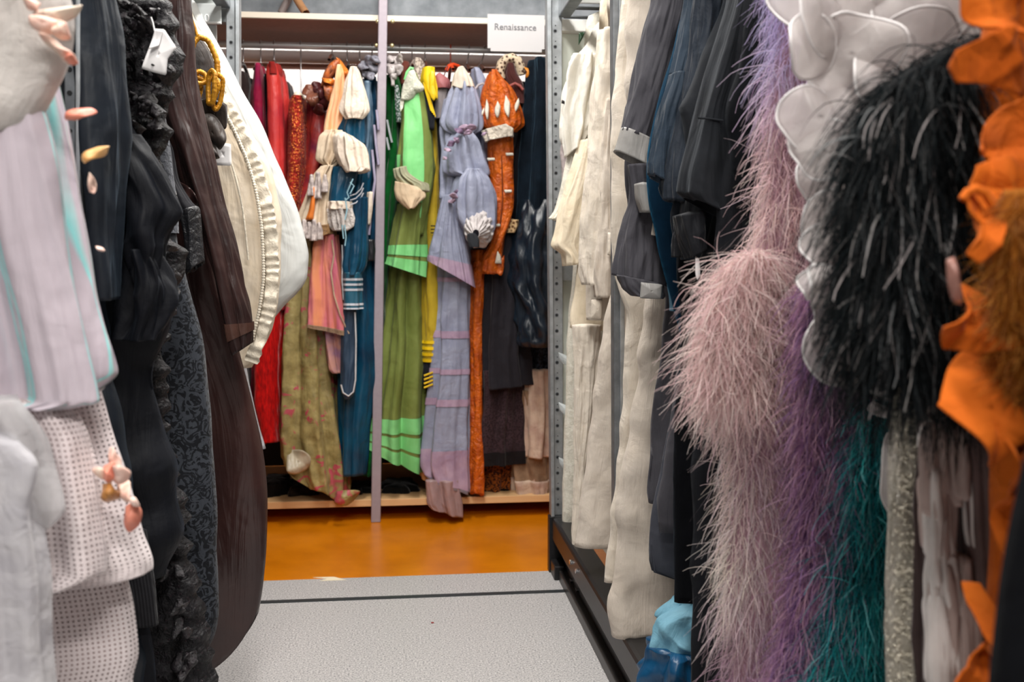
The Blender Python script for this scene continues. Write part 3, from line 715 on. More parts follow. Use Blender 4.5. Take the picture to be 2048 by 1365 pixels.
flap('hem_corner', [(672, 985), (700, 980), (720, 985), (706, 1005), (690, 1012), (668, 1005)], 4.1, MFL, t, dome=.02, nz=.015, seed=9)
# peach gown with orange ruffle
t = B_('peach_gown', 'peach satin gown with orange ruffled shoulder, cream tasselled sleeve and copper lower panel', 'gown', 650, 745)
MP = satin('peach satin', 'f0a873', c2='f6cfae', rough=.32, vs=6, aniso=(3, 3, .4))
hang([(133, 676, 682), (160, 671, 687), (200, 663, 690), (240, 654, 688), (268, 651, 682)], 4.14, .045, nf=5, fa=.008, ft=.6, seed=23).mesh('upper_sleeve', MP, t, nv=40)
MO = satin('orange brown ruffle', 'b5602a', c2='5b3326', vs=40, rough=.45)
for i, q in enumerate((((641, 175), (650, 145), (668, 122), (680, 118), (678, 140), (664, 160), (655, 178)), ((672, 115), (684, 122), (695, 140), (700, 155), (692, 157), (680, 136)), ((643, 155), (668, 160), (672, 172), (650, 168)), ((648, 172), (660, 165), (668, 190), (660, 205), (650, 195)), ((690, 140), (705, 150), (704, 165), (692, 162)))):
    flap('shoulder_ruffle', q, 4.15 - .01 * i, MO if i in (0, 3) else satin('orange ruffle', 'e08432', c2='c0622a'), t, dome=.015, nz=.02, seed=i + 30, res=30)
MCM = satin('cream cotton sleeve', 'd9c7ae', c2='c0ab92', rough=.6, vs=30)
s = hang([(262, 653, 684), (280, 644, 690), (300, 640, 692), (320, 638, 683), (334, 650, 672)], 4.11, .05, nf=9, fa=.008, ft=1, seed=25, pinch=((.02, .08, .01), (1, .12, .015))); s.mesh('puffed_sleeve', MCM, t, nv=40)
s = hang([(333, 648, 668), (350, 634, 664), (400, 615, 660), (440, 600, 662), (470, 594, 664)], 4.10, .055, nf=10, fa=.01, ft=.7, seed=27, hem=.012); s.mesh('sleeve_ruffle', MCM, t, nv=46)
s.mesh('fringe_trim', velvet('tan fringe', '9a7650', crumple=.9, cs=90), t, t0=.86, t1=1.02, off=.004, nv=12, ruf=.005, rk=26)
MSV = satin('silver grey tassel', 'cbbfba', c2='8d8280', vs=60, rough=.35)
for i, (x, y0, y1, w_) in enumerate(((608, 440, 476, 7), (618, 445, 478, 8), (628, 440, 482, 8), (638, 446, 480, 8), (623, 350, 392, 7), (636, 345, 398, 8), (650, 350, 385, 6))):
    hang([(y0, x - w_ * .3, x + w_ * .3), ((y0 + y1) / 2, x - w_ * .7, x + w_ * .7), (y1, x - w_, x + w_ * .7)], 4.03, .012, nf=5, fa=.004, seed=40 + i).mesh('tassel', MSV, t, nu=30, nv=14)
hang([(375, 627, 630), (420, 620, 628), (440, 614, 626)], 4.03, .008, nf=3, fa=.002).mesh('orange_ribbon', satin('orange ribbon', 'd9772b'), t, nu=24, nv=12)
MCO = satin('copper pink satin', 'd98a64', c2='c4687c', vs=8, rough=.3, aniso=(3, 3, .5))
s = hang([(470, 640, 672), (520, 634, 676), (580, 628, 688), (620, 624, 695), (624, 655, 700, 672)], 4.13, .05, nf=5, fa=.018, ft=.6, seed=29); s.mesh('lower_panel', MCO, t, nv=60)
s.mesh('scalloped_trim', cloth('dull gold braid', 'a08268', crumple=.8, cs=200, weave=0), t, t0=.955, t1=1.01, off=.003, nv=8)
tube('edge_braid', [P1(x, y, 4.07) for x, y in ((664, 480), (668, 510), (662, 545), (668, 590), (680, 630), (698, 668))], .0035, cloth('dull gold edging', 'b59a82', weave=0), t)
hang([(650, 652, 682), (700, 654, 688), (735, 660, 690), (745, 668, 686)], 4.17, .05, nf=4, fa=.014, ft=.6, seed=31).mesh('lilac_lining', satin('lilac lining', '8d6a92', c2='c08c80'), t, nv=30)
# ivory and teal gown
t = B_('teal_ivory_gown', 'deep teal blue satin gown with ivory puffed sleeves and silver striped cuffs', 'gown', 710, 960)
MIV = satin('crinkled ivory silk', 'e0d2c2', c2='d0bfae', rough=.6, crumple=.5, cs=30)
MTB = satin('deep teal blue satin', '0b4a66', c2='082c44', rough=.3, vs=6)
hang([(138, 705, 713), (160, 697, 719), (190, 689, 728), (220, 683, 734), (240, 690, 728)], 4.10, .06, nf=13, fa=.006, ft=.8, seed=33, pinch=((1, .1, .01),)).mesh('puffed_shoulder', MIV, t, nv=44)
hang([(222, 686, 726), (240, 683, 726), (262, 676, 727), (290, 682, 726)], 4.13, .05, nf=5, fa=.01, ft=.7, seed=35).mesh('upper_sleeve', MTB, t, nv=26)
hang([(262, 682, 690, 284)[:0] or (678, 262, 712, 278), (671, 275, 728, 292), (672, 300, 734, 318), (682, 328, 736, 338), (694, 346, 722, 346)], 4.05, .06, nf=14, fa=.006, ft=.9, seed=37, pinch=((0, .1, .012),)).mesh('puffed_sleeve', MIV, t, nv=44)
s = hang([(335, 666, 716), (360, 664, 712), (390, 661, 702), (408, 660, 700)], 4.09, .045, nf=4, fa=.008, seed=39); s.mesh('forearm', MTB, t, nv=26)
hang([(404, 657, 700), (412, 658, 704), (420, 660, 700)], 4.07, .05, nf=9, fa=.006, ft=1, seed=41).mesh('cuff_band', MIV, t, nv=12)
s = hang([(418, 664, 700), (440, 668, 705), (452, 672, 703), (462, 674, 690)], 4.07, .05, nf=9, fa=.012, ft=1, seed=43); s.mesh('lace_cuff', cloth('off white lace', 'd8d0ca', crumple=1, cs=90, weave=0, pat='cells', pc='bdb5b0', ps=120), t, nv=22, ruf=.004, rk=17)
for pts in (((706, 358), (700, 372), (694, 385), (698, 395), (690, 402)), ((700, 365), (708, 372), (700, 388)), ((690, 396), (694, 420), (690, 440)), ((689, 450), (692, 475), (690, 492)), ((684, 450), (687, 478))):
    tube('cuff_lacing', [P1(x, y, 4.0) for x, y in pts], .0028, satin('pale blue cord', '8fb6c4'), t, n=6)
s = back([(330, 712, 738), (400, 702, 735), (440, 698, 735), (540, 688, 736), (620, 690, 742), (740, 680, 744), (860, 682, 730), (952, 684, 722)], Y=4.16, nf=7, fa=.014, ft=.6, seed=45); s.mesh('skirt', MTB, t)
s = hang([(395, 706, 734), (450, 700, 732), (500, 692, 731), (530, 690, 728), (552, 695, 716)], 4.09, .05, nf=4, fa=.01, seed=47); s.mesh('hanging_sleeve', MTB, t, nv=40)
MST = satin('silver braid', 'c3c6ce', rough=.4)
for k in range(3): tube('silver_stripe', [P1(x, y, 4.04) for x, y in ((700, 392 + k * 9), (712, 388 + k * 9), (722, 378 + k * 9), (727, 366 + k * 10))], .003, MST, t, n=6)
s = hang([(545, 688, 722), (580, 688, 722), (618, 689, 723)], 4.08, .04, nf=3, fa=.004, seed=48); s.mesh('striped_cuff', satin('slate teal satin', '23586e'), t, nv=30)
for a in (.16, .3, .44, .84, .96): s.mesh('silver_stripe', MST, t, t0=a, t1=a + .06, off=.002, nv=4, cap=False, inner=False)
s = hang([(610, 684, 712), (640, 683, 711), (740, 682, 710), (775, 682, 709), (792, 687, 704), (797, 692, 699)], 4.1, .03, nf=2, fa=.003, seed=49); s.mesh('sleeve_lining', satin('slate navy lining', '2b3f55', rough=.5), t, nv=50)
tube('white_piping', [P1(x, y, 4.06) for x, y in ((710, 625), (712, 680), (711, 760), (707, 784), (697, 793), (686, 786), (682, 770))], .0035, satin('white piping', 'd3d4d8'), t, n=6)
tube('silver_piping', [P1(x, y, 4.06) for x, y in ((684, 490), (685, 520), (684, 560), (687, 600))], .003, satin('white piping 2', 'b3b4b8'), t, n=6)
# grey ruffled striped gown left of the post
t = B_('striped_blue_gown', 'blue gown with grey ruffled shoulders and silver side stripes, left of the post', 'gown', 742, 950)
MBL = velvet('deep blue velvet', '0f3a55', c2='0a2438')
s = back([(150, 728, 750), (220, 729, 757), (400, 738, 757), (520, 734, 752), (700, 736, 754), (940, 722, 748)], Y=4.24, nf=6, fa=.01, ft=.6, seed=51); s.mesh('body', MBL, t)
hang([(165, 729, 742), (230, 730, 744), (300, 728, 742), (360, 726, 738)], 4.19, .04, nf=3, fa=.008, seed=52).mesh('grey_sleeve', satin('blue grey satin', '64798c', c2='3b5468'), t, nv=40)
MGR = satin('grey gauze ruffle', '8c8c96', rough=.7, c2='5b5b66', vs=60)
for i, (x, y, r) in enumerate(((727, 132, 11), (738, 125, 12), (733, 146, 11), (748, 138, 12), (742, 155, 9), (752, 120, 10))):
    flap('gauze_ruffle', [(x + r * math.cos(a) * (1 + .3 * math.sin(3 * a + i)), y + r * math.sin(a)) for a in np.linspace(0, 5.7, 10)], 4.2 - .004 * i, MGR, t, dome=.02, nz=.025, seed=i + 60, res=24, rings=6)
for pts in (((748, 250), (752, 290), (757, 330)), ((744, 300), (750, 360), (742, 420), (738, 470)), ((753, 220), (757, 260))):
    tube('side_stripe', [P1(x, y, 4.16) for x, y in pts], .006, satin('lavender stripe', 'a49cb4'), t, n=6)
hang([(385, 736, 746), (430, 731, 743), (450, 732, 740)], 4.16, .02, nf=3, fa=.004).mesh('pale_cuff', MIV, t, nu=40, nv=16)
hang([(480, 733, 748), (500, 734, 750), (522, 736, 748)], 4.15, .02, nf=2, fa=.003).mesh('dark_cuff', satin('black cuff', '17191f'), t, nu=40, nv=12)
# emerald gown straddling the post
t = B_('emerald_gown', 'emerald green velvet gown with white gauze ruffle, directly behind the grey post', 'gown', 770, 955)
MEM = velvet('emerald velvet', '0a5520', c2='052f12', vs=8)
s = back([(150, 773, 792), (180, 773, 798), (260, 770, 803), (340, 762, 800), (430, 742, 790), (520, 742, 778), (620, 748, 770), (800, 738, 765), (952, 722, 752)], Y=4.25, nf=9, fa=.015, ft=.7, seed=55, d=.16); s.mesh('body', MEM, t)
MWG = satin('white gauze', 'c9c2c0', rough=.7, alpha=.9, c2='a39a9a', vs=50)
for i, (x, y, r) in enumerate(((781, 118, 9), (791, 125, 12), (783, 138, 12), (796, 142, 10), (788, 152, 8), (800, 118, 7))):
    flap('gauze_ruffle', [(x + r * math.cos(a) * (1 + .3 * math.sin(3 * a + i)), y + r * 1.1 * math.sin(a)) for a in np.linspace(0, 5.7, 10)], 4.19 - .004 * i, MWG, t, dome=.02, nz=.025, seed=i + 70, res=24, rings=6)
hang([(150, 782, 787), (165, 783, 788), (172, 783, 789)], 4.17, .008, nf=2, fa=.001).mesh('white_tab', MWG, t, nu=20, nv=8)
for pts in (((774, 240), (779, 265), (784, 285)), ((773, 275), (778, 300))): tube('silver_stripe', [P1(x, y, 4.19) for x, y in pts], .005, satin('silver stripe', 'aab0b4'), t, n=6)
hang([(172, 790, 796), (210, 793, 801), (245, 797, 803)], 4.2, .02, nf=3, fa=.003).mesh('embroidered_edge', cloth('grey embroidery', '3f5a4c', pat='cells', pc='a9aeb0', ps=140, weave=0), t, nu=40, nv=20)
# brown and grey bits on top
t = B_('brown_hooded_cape', 'reddish brown cape collar peeping over the green gown collar', 'cape', 806, 135)
back([(124, 800, 818), (135, 796, 822), (170, 796, 822)], Y=4.33, d=.12, nf=5, seed=57).mesh('body', velvet('reddish brown velvet', '68382f'), t, nv=20)
t = B_('grey_beaded_cap', 'small taupe beaded shoulder between the green gown and yellow collar', 'garment', 834, 135)
back([(117, 828, 842), (124, 823, 849), (140, 822, 850), (170, 830, 850), (400, 832, 850)], Y=4.26, d=.1, nf=6, seed=58).mesh('body', cloth('taupe beading', '8d7f76', pat='cells', pc='c0b4a8', ps=110, weave=0, crumple=.6), t, nv=40)
# green gown
t = B_('green_striped_gown', 'olive green gown with mint green stripes and bands and a white lace collar', 'gown', 810, 955)
MOL = cloth('olive green taffeta', '7f8c4a', c2='6c793a', rough=.5, sheen=.1, vs=5, cs=12)
MMT = satin('mint green satin', '82d084', c2='70c074', rough=.5, vs=5)
s = hang([(150, 815, 832), (190, 806, 848), (240, 803, 858), (300, 798, 866), (340, 796, 868), (400, 803, 860), (440, 812, 850), (470, 815, 845)], 4.17, .07, nf=6, fa=.006, ft=.5, seed=61); s.mesh('sleeve', MOL, t, nv=60)
# front of the tube is u in (.5,1): left..right
s.mesh('mint_stripe', MMT, t, t0=.1, t1=.93, u0=.665, u1=.80, off=.0035, nu=14, nv=50, cap=False, inner=False)
s.mesh('mint_stripe', MMT, t, t0=.5, t1=.9, u0=.52, u1=.60, off=.0035, nu=10, nv=30, cap=False, inner=False)
MLC = cloth('white lace collar', 'd9d8ca', crumple=.7, cs=60, weave=0, pat='brocade', pc='b9bdaa', ps=50, pt=.52)
flap('lace_collar', [(818, 143), (826, 140), (836, 158), (848, 178), (843, 184), (834, 186), (825, 197), (813, 201), (802, 199), (804, 178)], 4.085, MLC, t, dome=.02, nz=.008, seed=4, res=60, rings=10)
flap('collar_tab', [(802, 196), (808, 198), (806, 215), (801, 224), (800, 210)], 4.09, MLC, t, nz=.004)
tube('green_neck_edge', [P1(x, y, 4.1) for x, y in ((810, 160), (814, 145), (821, 136), (827, 138))], .006, MMT, t)
s = hang([(336, 790, 808), (352, 788, 812), (366, 795, 835), (374, 808, 856)], 4.07, .04, nf=12, fa=.006, ft=1, seed=63)
hang([(790, 338, 808, 334), (792, 352, 812, 346), (796, 362, 834, 362), (800, 372, 854, 370), (806, 380, 856, 384)], 4.06, .04, nf=11, fa=.006, ft=1, seed=63).mesh('gathered_cuff', cloth('pale sage cotton', 'a9a88c', crumple=.7), t, nv=24)
hang([(791, 364, 838, 376), (789, 380, 848, 384), (792, 396, 850, 394), (806, 410, 838, 406), (818, 419, 828, 417)], 4.05, .045, nf=4, fa=.004, ft=1, seed=64).mesh('cream_cuff', satin('cream cuff', 'd9c0a0', rough=.6, crumple=.4), t, nv=34)
s = hang([(408, 800, 850), (470, 786, 846), (500, 782, 845), (777, 530, 843, 552)], 4.17, .09, nf=7, fa=.012, ft=.6, seed=66); s.mesh('overskirt', MOL, t, nv=44)
s.mesh('mint_band', MMT, t, t0=.62, t1=.78, off=.003, nv=8, cap=False, inner=False); s.mesh('mint_band', MMT, t, t0=.83, t1=1.0, off=.003, nv=8, cap=False, inner=False)
s = back([(520, 790, 843), (600, 780, 845), (700, 766, 845), (800, 752, 845), (860, 748, 845), (744, 905, 843, 950)], Y=4.19, d=.13, nf=9, fa=.02, ft=.5, seed=67, p=2.6); s.mesh('skirt', MOL, t, nu=160)
s.mesh('mint_band', MMT, t, t0=.775, t1=.85, off=.003, nu=160, nv=8, cap=False, inner=False); s.mesh('mint_band', MMT, t, t0=.865, t1=.925, off=.003, nu=160, nv=8, cap=False, inner=False); s.mesh('mint_band', MMT, t, t0=.938, t1=1.0, off=.003, nu=160, nv=8, cap=False, inner=False)
# yellow gown
t = B_('yellow_gown', 'mustard yellow gown with black striping and rows of bright yellow braid at the cuffs', 'gown', 862, 780)
MYL = cloth('mustard wool', 'c9ae32', c2='ad9126', rough=.6, vs=6); MYB = satin('bright yellow satin', 'f0c818', rough=.4); MBK = cloth('black wool', '1a1c24', rough=.8)
hang([(138, 846, 868), (160, 842, 870), (180, 846, 872), (200, 862, 872)], 4.15, .05, nf=4, fa=.006, seed=71).mesh('collar', MYB, t, nv=30)
flap('collar_point', [(862, 140), (869, 142), (870, 175), (873, 190), (867, 202), (860, 188), (858, 160)], 4.08, MYB, t, dome=.006, nz=.004)
hang([(165, 845, 858), (200, 850, 864), (240, 857, 868), (260, 860, 868)], 4.14, .03, nf=2, fa=.003).mesh('black_lapel', MBK, t, nv=20, nu=60)
for k in range(4): tube('yellow_braid', [P1(x + k * 3, y + k * 4, 4.1) for x, y in ((846, 165), (853, 190), (862, 222))], .0022, MYB, t, n=5)
s = back([(230, 848, 872), (330, 850, 877), (440, 846, 880), (560, 846, 881), (680, 848, 880), (725, 848, 882)], Y=4.2, d=.1, nf=4, fa=.008, ft=.6, seed=73); s.mesh('sleeve', MYL, t)
for a in np.linspace(.91, .985, 4): s.mesh('yellow_braid', MYB, t, t0=a, t1=a + .013, off=.005, nv=4, cap=False, inner=False)
for k in range(3): tube('black_braid', [P1(862, 452 + k * 7, 4.14), P1(868, 452 + k * 7, 4.13), P1(874, 453 + k * 7, 4.14)], .0028, MBK, t, n=6)
s = back([(720, 848, 880), (745, 846, 878), (848, 770, 862, 786)], Y=4.21, d=.08, nf=4, fa=.01, seed=74); s.mesh('black_lower_sleeve', MBK, t, nv=30)
for k in range(4): tube('yellow_braid', [P1(x, y + k * 8, 4.17) for x, y in ((848, 752), (856, 749), (866, 745))], .0045, MYB, t, n=6)
# black suit and mauve top
t = B_('black_suit', 'black wool coat hanging between the yellow and lavender grey gowns', 'coat', 875, 520)
back([(190, 862, 880), (240, 862, 892), (400, 864, 898), (520, 868, 890), (700, 868, 900), (960, 868, 905)], Y=4.25, nf=5, seed=75, d=.16).mesh('body', MBK, t)
t = B_('strapped_camisole', 'small dusty mauve strapped camisole with grey body under the orange hanger', 'camisole', 882, 240)
hang([(150, 876, 880), (156, 870, 890), (163, 869, 898), (175, 870, 899), (180, 871, 898)], 4.2, .05, nf=4, fa=.004, seed=77).mesh('bust', satin('dusty mauve satin', '9d5a5e', rough=.5), t, nv=20)
tube('strap', [P1(x, y, 4.16) for x, y in ((886, 158), (890, 146), (896, 132))], .0025, satin('dark strap', '5c2f33'), t)
hang([(180, 872, 897), (200, 869, 897), (240, 868, 894)], 4.21, .05, nf=3, fa=.005, seed=78).mesh('grey_body', cloth('mid grey jersey', '8e8788'), t, nv=24)
# lavender grey gown
t = B_('lavender_grey_gown', 'lavender grey gown with three puffed sleeve tiers, mauve ribbons and a white ruffled cuff', 'gown', 915, 1030)
MLG = satin('lavender grey taffeta', '9499ae', c2='868ba2', rough=.45, crumple=.6, cs=14)
MRI = satin('pale mauve ribbon', 'b39bb0', c2='9b839c', rough=.4)
hang([(137, 918, 926), (150, 910, 936), (166, 906, 945), (178, 905, 948)], 4.1, .05, nf=7, fa=.004, ft=.6, seed=80, hem=.008).mesh('ivory_collar', satin('ivory collar', 'd8ccbc', rough=.6), t, nv=24)
hang([(168, 908, 944), (190, 900, 952), (225, 889, 960), (245, 884, 962), (262, 890, 960), (272, 905, 948)], 4.12, .07, nf=10, fa=.008, ft=.7, seed=81, pinch=((0, .08, .008), (1, .1, .014))).mesh('upper_puff', MLG, t, nv=50)
hang([(200, 890, 905), (240, 884, 905), (280, 884, 905), (310, 886, 912), (400, 886, 905)], 4.17, .06, nf=5, fa=.01, seed=84).mesh('side_drape', MLG, t, nv=40)
hang([(266, 906, 948), (290, 896, 960), (320, 888, 970), (345, 890, 978), (358, 930, 975)], 4.11, .07, nf=9, fa=.009, ft=.7, seed=82, pinch=((0, .1, .01), (1, .08, .01))).mesh('middle_puff', MLG, t, nv=50)
hang([(340, 925, 965), (360, 915, 978), (400, 908, 990), (430, 910, 991), (460, 925, 988), (480, 935, 978)], 4.07, .08, nf=8, fa=.012, ft=.7, seed=83, pinch=((0, .1, .014), (1, .1, .02))).mesh('lower_puff', MLG, t, nv=56)
for i, (x, y, r) in enumerate(((918, 262, 9), (930, 256, 10), (942, 256, 9), (936, 266, 8), (902, 288, 9), (913, 280, 8), (895, 300, 7), (908, 392, 8), (917, 384, 7), (904, 402, 7), (968, 268, 5), (890, 316, 6))):
    flap('ribbon_loop', [(x + r * math.cos(a) * (1 + .35 * math.sin(2 * a + i)), y + r * .7 * math.sin(a)) for a in np.linspace(0, 5.7, 10)], 4.02 - .004 * (i % 4), MRI if i % 4 else satin('dark mauve ribbon', '77607c'), t, dome=.012, nz=.02, seed=i + 90, res=20, rings=5)
MRF = satin('white ruffled organza', 'cfc9c8', rough=.6, crumple=.7, cs=30, c2='b5aeae', vs=40)
for k, (r0, r1, y_) in enumerate(((.34, 1.0, 3.95), (.28, .82, 3.93), (.22, .62, 3.915))):     # ruffled cuff: folded rings around the sleeve opening
    nu, nv = 120, 9; a = np.linspace(0, 2 * np.pi, nu, endpoint=False)[None]; q = np.linspace(0, 1, nv)[:, None]
    r = r0 + (r1 - r0) * q; wob = np.sin(a * 11 + k * 2 + 2 * np.sin(2 * a)) * q * .8
    cx, cy = 950 + 8 * r, 468 - 10 * q
    px = cx + 30 * r * np.cos(a); py = cy + 39 * r * np.sin(a) * (1 + .06 * wob)
    V = P(px, py, y_ + .012 * wob + .05 * q + 0 * a)
    obj('ruffled_cuff', V.reshape(-1, 3), grid_F(nv, nu), MRF, t, V[..., [0, 2]].reshape(-1, 2), solid=.0015)
hang([(468, 936, 950), (480, 935, 957), (495, 940, 958)], 3.90, .012, nf=2, fa=.001).mesh('cuff_opening', plain('dark cuff inside', '23262c', .9), t, nu=40, nv=14)  # dark patch stands in for the shade inside the cuff
s = back([(370, 886, 920), (440, 882, 925), (500, 876, 940), (560, 874, 944), (640, 868, 944), (760, 860, 945), (860, 852, 946), (930, 848, 946), (858, 960, 946, 992)], Y=4.16, d=.14, nf=9, fa=.018, ft=.5, seed=85, p=2.6); s.mesh('skirt', MLG, t, nu=150)
for a, w_ in ((.30, .012), (.475, .02), (.60, .015), (.70, .02), (.87, .1)): s.mesh('mauve_band', MRI, t, t0=a, t1=min(1, a + w_ * 1.2), off=.003, nu=150, nv=6, cap=False, inner=False)
s = hang([(390, 892, 915), (450, 880, 920), (500, 870, 928), (866, 528, 940, 570)], 4.1, .05, nf=4, fa=.014, ft=.5, seed=86); s.mesh('overskirt', MLG, t, nv=44)
s.mesh('mauve_hem', MRI, t, t0=.82, t1=1.0, off=.003, nv=8, cap=False, inner=False)
hang([(960, 855, 912), (985, 856, 915), (1005, 858, 918), (866, 1018, 921, 1034)], 4.14, .03, nf=4, fa=.012, ft=.8, seed=87).mesh('trailing_hem', satin('dusty mauve hem', 'a58a8a', crumple=.5), t, nv=26, nu=80)
t = B_('peach_petticoat', 'peach petticoat hem showing just below the lavender grey gown', 'petticoat', 890, 985)
back([(600, 870, 935), (940, 845, 938), (845, 960, 938, 988)], Y=4.24, d=.1, nf=7, fa=.01, seed=88).mesh('body', satin('peach cotton', 'd9a56c', rough=.6), t, nv=50)
t = B_('silver_lilac_sleeve_gown', 'pale grey lilac gown, only its turned cuff showing beside the orange gown', 'gown', 962, 190)
back([(136, 945, 958), (150, 944, 968), (170, 948, 974), (186, 953, 974), (260, 955, 975), (500, 950, 970)], Y=4.2, d=.1, nf=4, seed=89).mesh('body', MLG, t, nv=50)
tube('cuff_rim', [P1(x, y, 4.14) for x, y in ((951, 178), (957, 170), (966, 167), (973, 172), (974, 184), (968, 192))], .005, satin('silver cuff', 'b3adb0'), t)
# orange slashed gown
t = B_('orange_slashed_gown', 'shiny orange gown with white slashes, a cream fur band and a long narrow sleeve', 'gown', 985, 545)
MOR = satin('shiny orange brocade', 'd4660e', c2='a84408', rough=.3, crumple=1, cs=55, vs=25)
s = hang([(146, 981, 992), (160, 976, 1003), (180, 968, 1020), (205, 964, 1032), (230, 965, 1040), (250, 966, 1042), (266, 985, 1032)], 4.12, .08, nf=7, fa=.006, ft=.7, seed=91, pinch=((1, .08, .012),)); s.mesh('puffed_shoulder', MOR, t, nv=60)
MWS = satin('white slash', 'e3dccd', rough=.6)
for (x, y0, y1, w_, ln) in ((974, 198, 240, 4, -1), (995, 202, 236, 6, 0), (1014, 190, 235, 6, -3), (1034, 196, 224, 5, 3), (966, 215, 232, 3, 2)):
    flap('white_slash', [(x + ln, y0), (x + w_, (y0 + y1) / 2 - 4), (x - ln, y1), (x - w_, (y0 + y1) / 2 + 4)], 4.015 + abs(x - 1003) / 38 * .04, MWS, t, dome=.006, nz=.002, res=20, rings=4)
hang([(966, 262, 1012, 250), (968, 272, 1026, 262), (972, 284, 1026, 274)], 4.07, .05, nf=8, fa=.005, ft=1, seed=92).mesh('fur_band', velvet('cream plush', 'd9cfc0', crumple=.9, cs=70), t, nv=16)
s = hang([(268, 975, 1026), (340, 980, 1026), (400, 985, 1026), (440, 988, 1020), (480, 984, 1008), (520, 966, 1004), (548, 965, 1003)], 4.12, .045, nf=3, fa=.006, ft=.7, seed=93); s.mesh('sleeve', MOR, t, nv=90)
tube('sleeve_seam', [P1(x, y, 4.07) for x, y in ((1002, 280), (1004, 340), (1005, 400), (1000, 450))], .003, satin('brown seam', '7a3208'), t, n=5)
for x, y in ((982, 318), (1019, 308), (1016, 382), (993, 450)):
    flap('white_slash', [(x - 8, y - 2), (x + 7, y - 2), (x + 8, y + 3), (x - 6, y + 4)], 4.06, MWS, t, dome=.005, res=18, rings=4)
flap('white_slash', [(995, 502), (1002, 515), (1003, 528), (990, 527)], 4.06, MWS, t, dome=.004, res=18, rings=4)
flap('ragged_hem', [(968, 520), (986, 515), (988, 550), (977, 547), (965, 540)], 4.09, MOR, t, dome=.008, nz=.01, res=24)
flap('ragged_hem', [(996, 530), (1008, 510), (1008, 530), (1001, 552), (993, 545)], 4.085, MOR, t, dome=.008, nz=.01, res=24)
s = back([(500, 948, 968), (600, 946, 966), (800, 946, 962), (990, 946, 968)], Y=4.17, d=.05, nf=4, fa=.008, ft=.7, seed=94, hem=.01); s.mesh('narrow_train', MOR, t)
tube('hanging_loop', [P1(x, y, 4.13) for x, y in ((988, 148), (992, 134), (993, 150))], .002, satin('peach loop', 'd99a70'), t, n=5)
# brown jacket with shell collar
t = B_('brown_shell_jacket', 'brown velvet jacket with a beige shell patterned ruff collar beside the sign', 'jacket', 1030, 200)
MSH = cloth('beige shell trim', 'c9b79c', weave=0, crumple=.5, pat='cells', pc='4a3226', ps=75, pt=.42, rough=.5)
tube('shell_collar', [P1(x, y, 4.14) for x, y in ((1003, 158), (1000, 142), (1004, 128), (1014, 118), (1024, 116), (1034, 122), (1040, 134), (1043, 150))], [.016, .02, .022, .02, .02, .022, .022, .016], MSH, t, n=14)
s = hang([(130, 1012, 1026), (150, 1010, 1032), (172, 1016, 1044), (210, 1034, 1048)], 4.16, .05, nf=3, fa=.006, seed=95); s.mesh('sleeve', velvet('chocolate velvet', '4a2a28'), t, nv=40)
tube('rose_cuff', [P1(x, y, 4.1) for x, y in ((1020, 172), (1030, 167), (1040, 172), (1046, 180))], .006, satin('dull rose braid', '97504a'), t)
flap('orange_tab', [(1048, 134), (1058, 138), (1061, 150), (1056, 158), (1051, 152), (1053, 146)], 4.12, satin('orange tab', 'e08a2a'), t, dome=.01)
hang([(440, 1012, 1036), (452, 1008, 1035), (466, 1006, 1030)], 4.13, .02, nf=3, fa=.004).mesh('shell_cuff', cloth('straw shell cuff', 'd2b184', pat='cells', pc='6b4a2e', ps=70, pt=.42, weave=0), t, nu=50, nv=16)
# cream/charcoal bodice
t = B_('charcoal_skirt_suit', 'charcoal wool gown with long flared skirt beneath the orange sleeve', 'gown', 1005, 780)
MCH = cloth('charcoal wool', '2a282e', c2='201e24', rough=.8, vs=5)
back([(170, 1040, 1060), (190, 1044, 1066), (260, 1028, 1055), (400, 1000, 1045), (450, 990, 1035)], Y=4.24, d=.12, nf=4, seed=97).mesh('bodice', MCH, t, nv=60)
hang([(185, 1046, 1060), (215, 1044, 1061), (250, 1040, 1055)], 4.17, .02, nf=2, fa=.003).mesh('cream_panel', cloth('cream panel', 'b8ad9c'), t, nu=50, nv=20)
back([(450, 985, 1034), (520, 970, 1040), (620, 958, 1050), (720, 955, 1058), (955, 780, 1062, 772)], Y=4.17, d=.12, nf=9, fa=.018, ft=.4, seed=98, p=2.6).mesh('skirt', MCH, t)
t = B_('plum_underskirt', 'plum black net underskirt in tiers below the charcoal skirt', 'skirt', 1000, 930)
s = back([(740, 960, 1040), (800, 962, 1038), (880, 960, 1036), (930, 962, 1038)], Y=4.21, d=.12, nf=8, fa=.02, ft=.8, seed=99); s.mesh('skirt', cloth('plum net', '46343a', c2='2a1f24', vs=6, pat='cells', pc='2c2024', ps=120), t, nv=50)
s.mesh('black_hem', cloth('black net hem', '1b171a'), t, t0=.86, t1=1.0, off=.002, nv=8, cap=False, inner=False)
t = B_('rust_brocade_skirt', 'dark rust brocade skirt low behind the plum underskirt', 'skirt', 985, 990)
back([(900, 962, 1030), (990, 965, 1025)], Y=4.3, d=.1, nf=6, fa=.01, seed=100).mesh('body', cloth('dark rust brocade', '3c1d12', pat='brocade', pc='8c4a18', ps=30), t, nv=30)
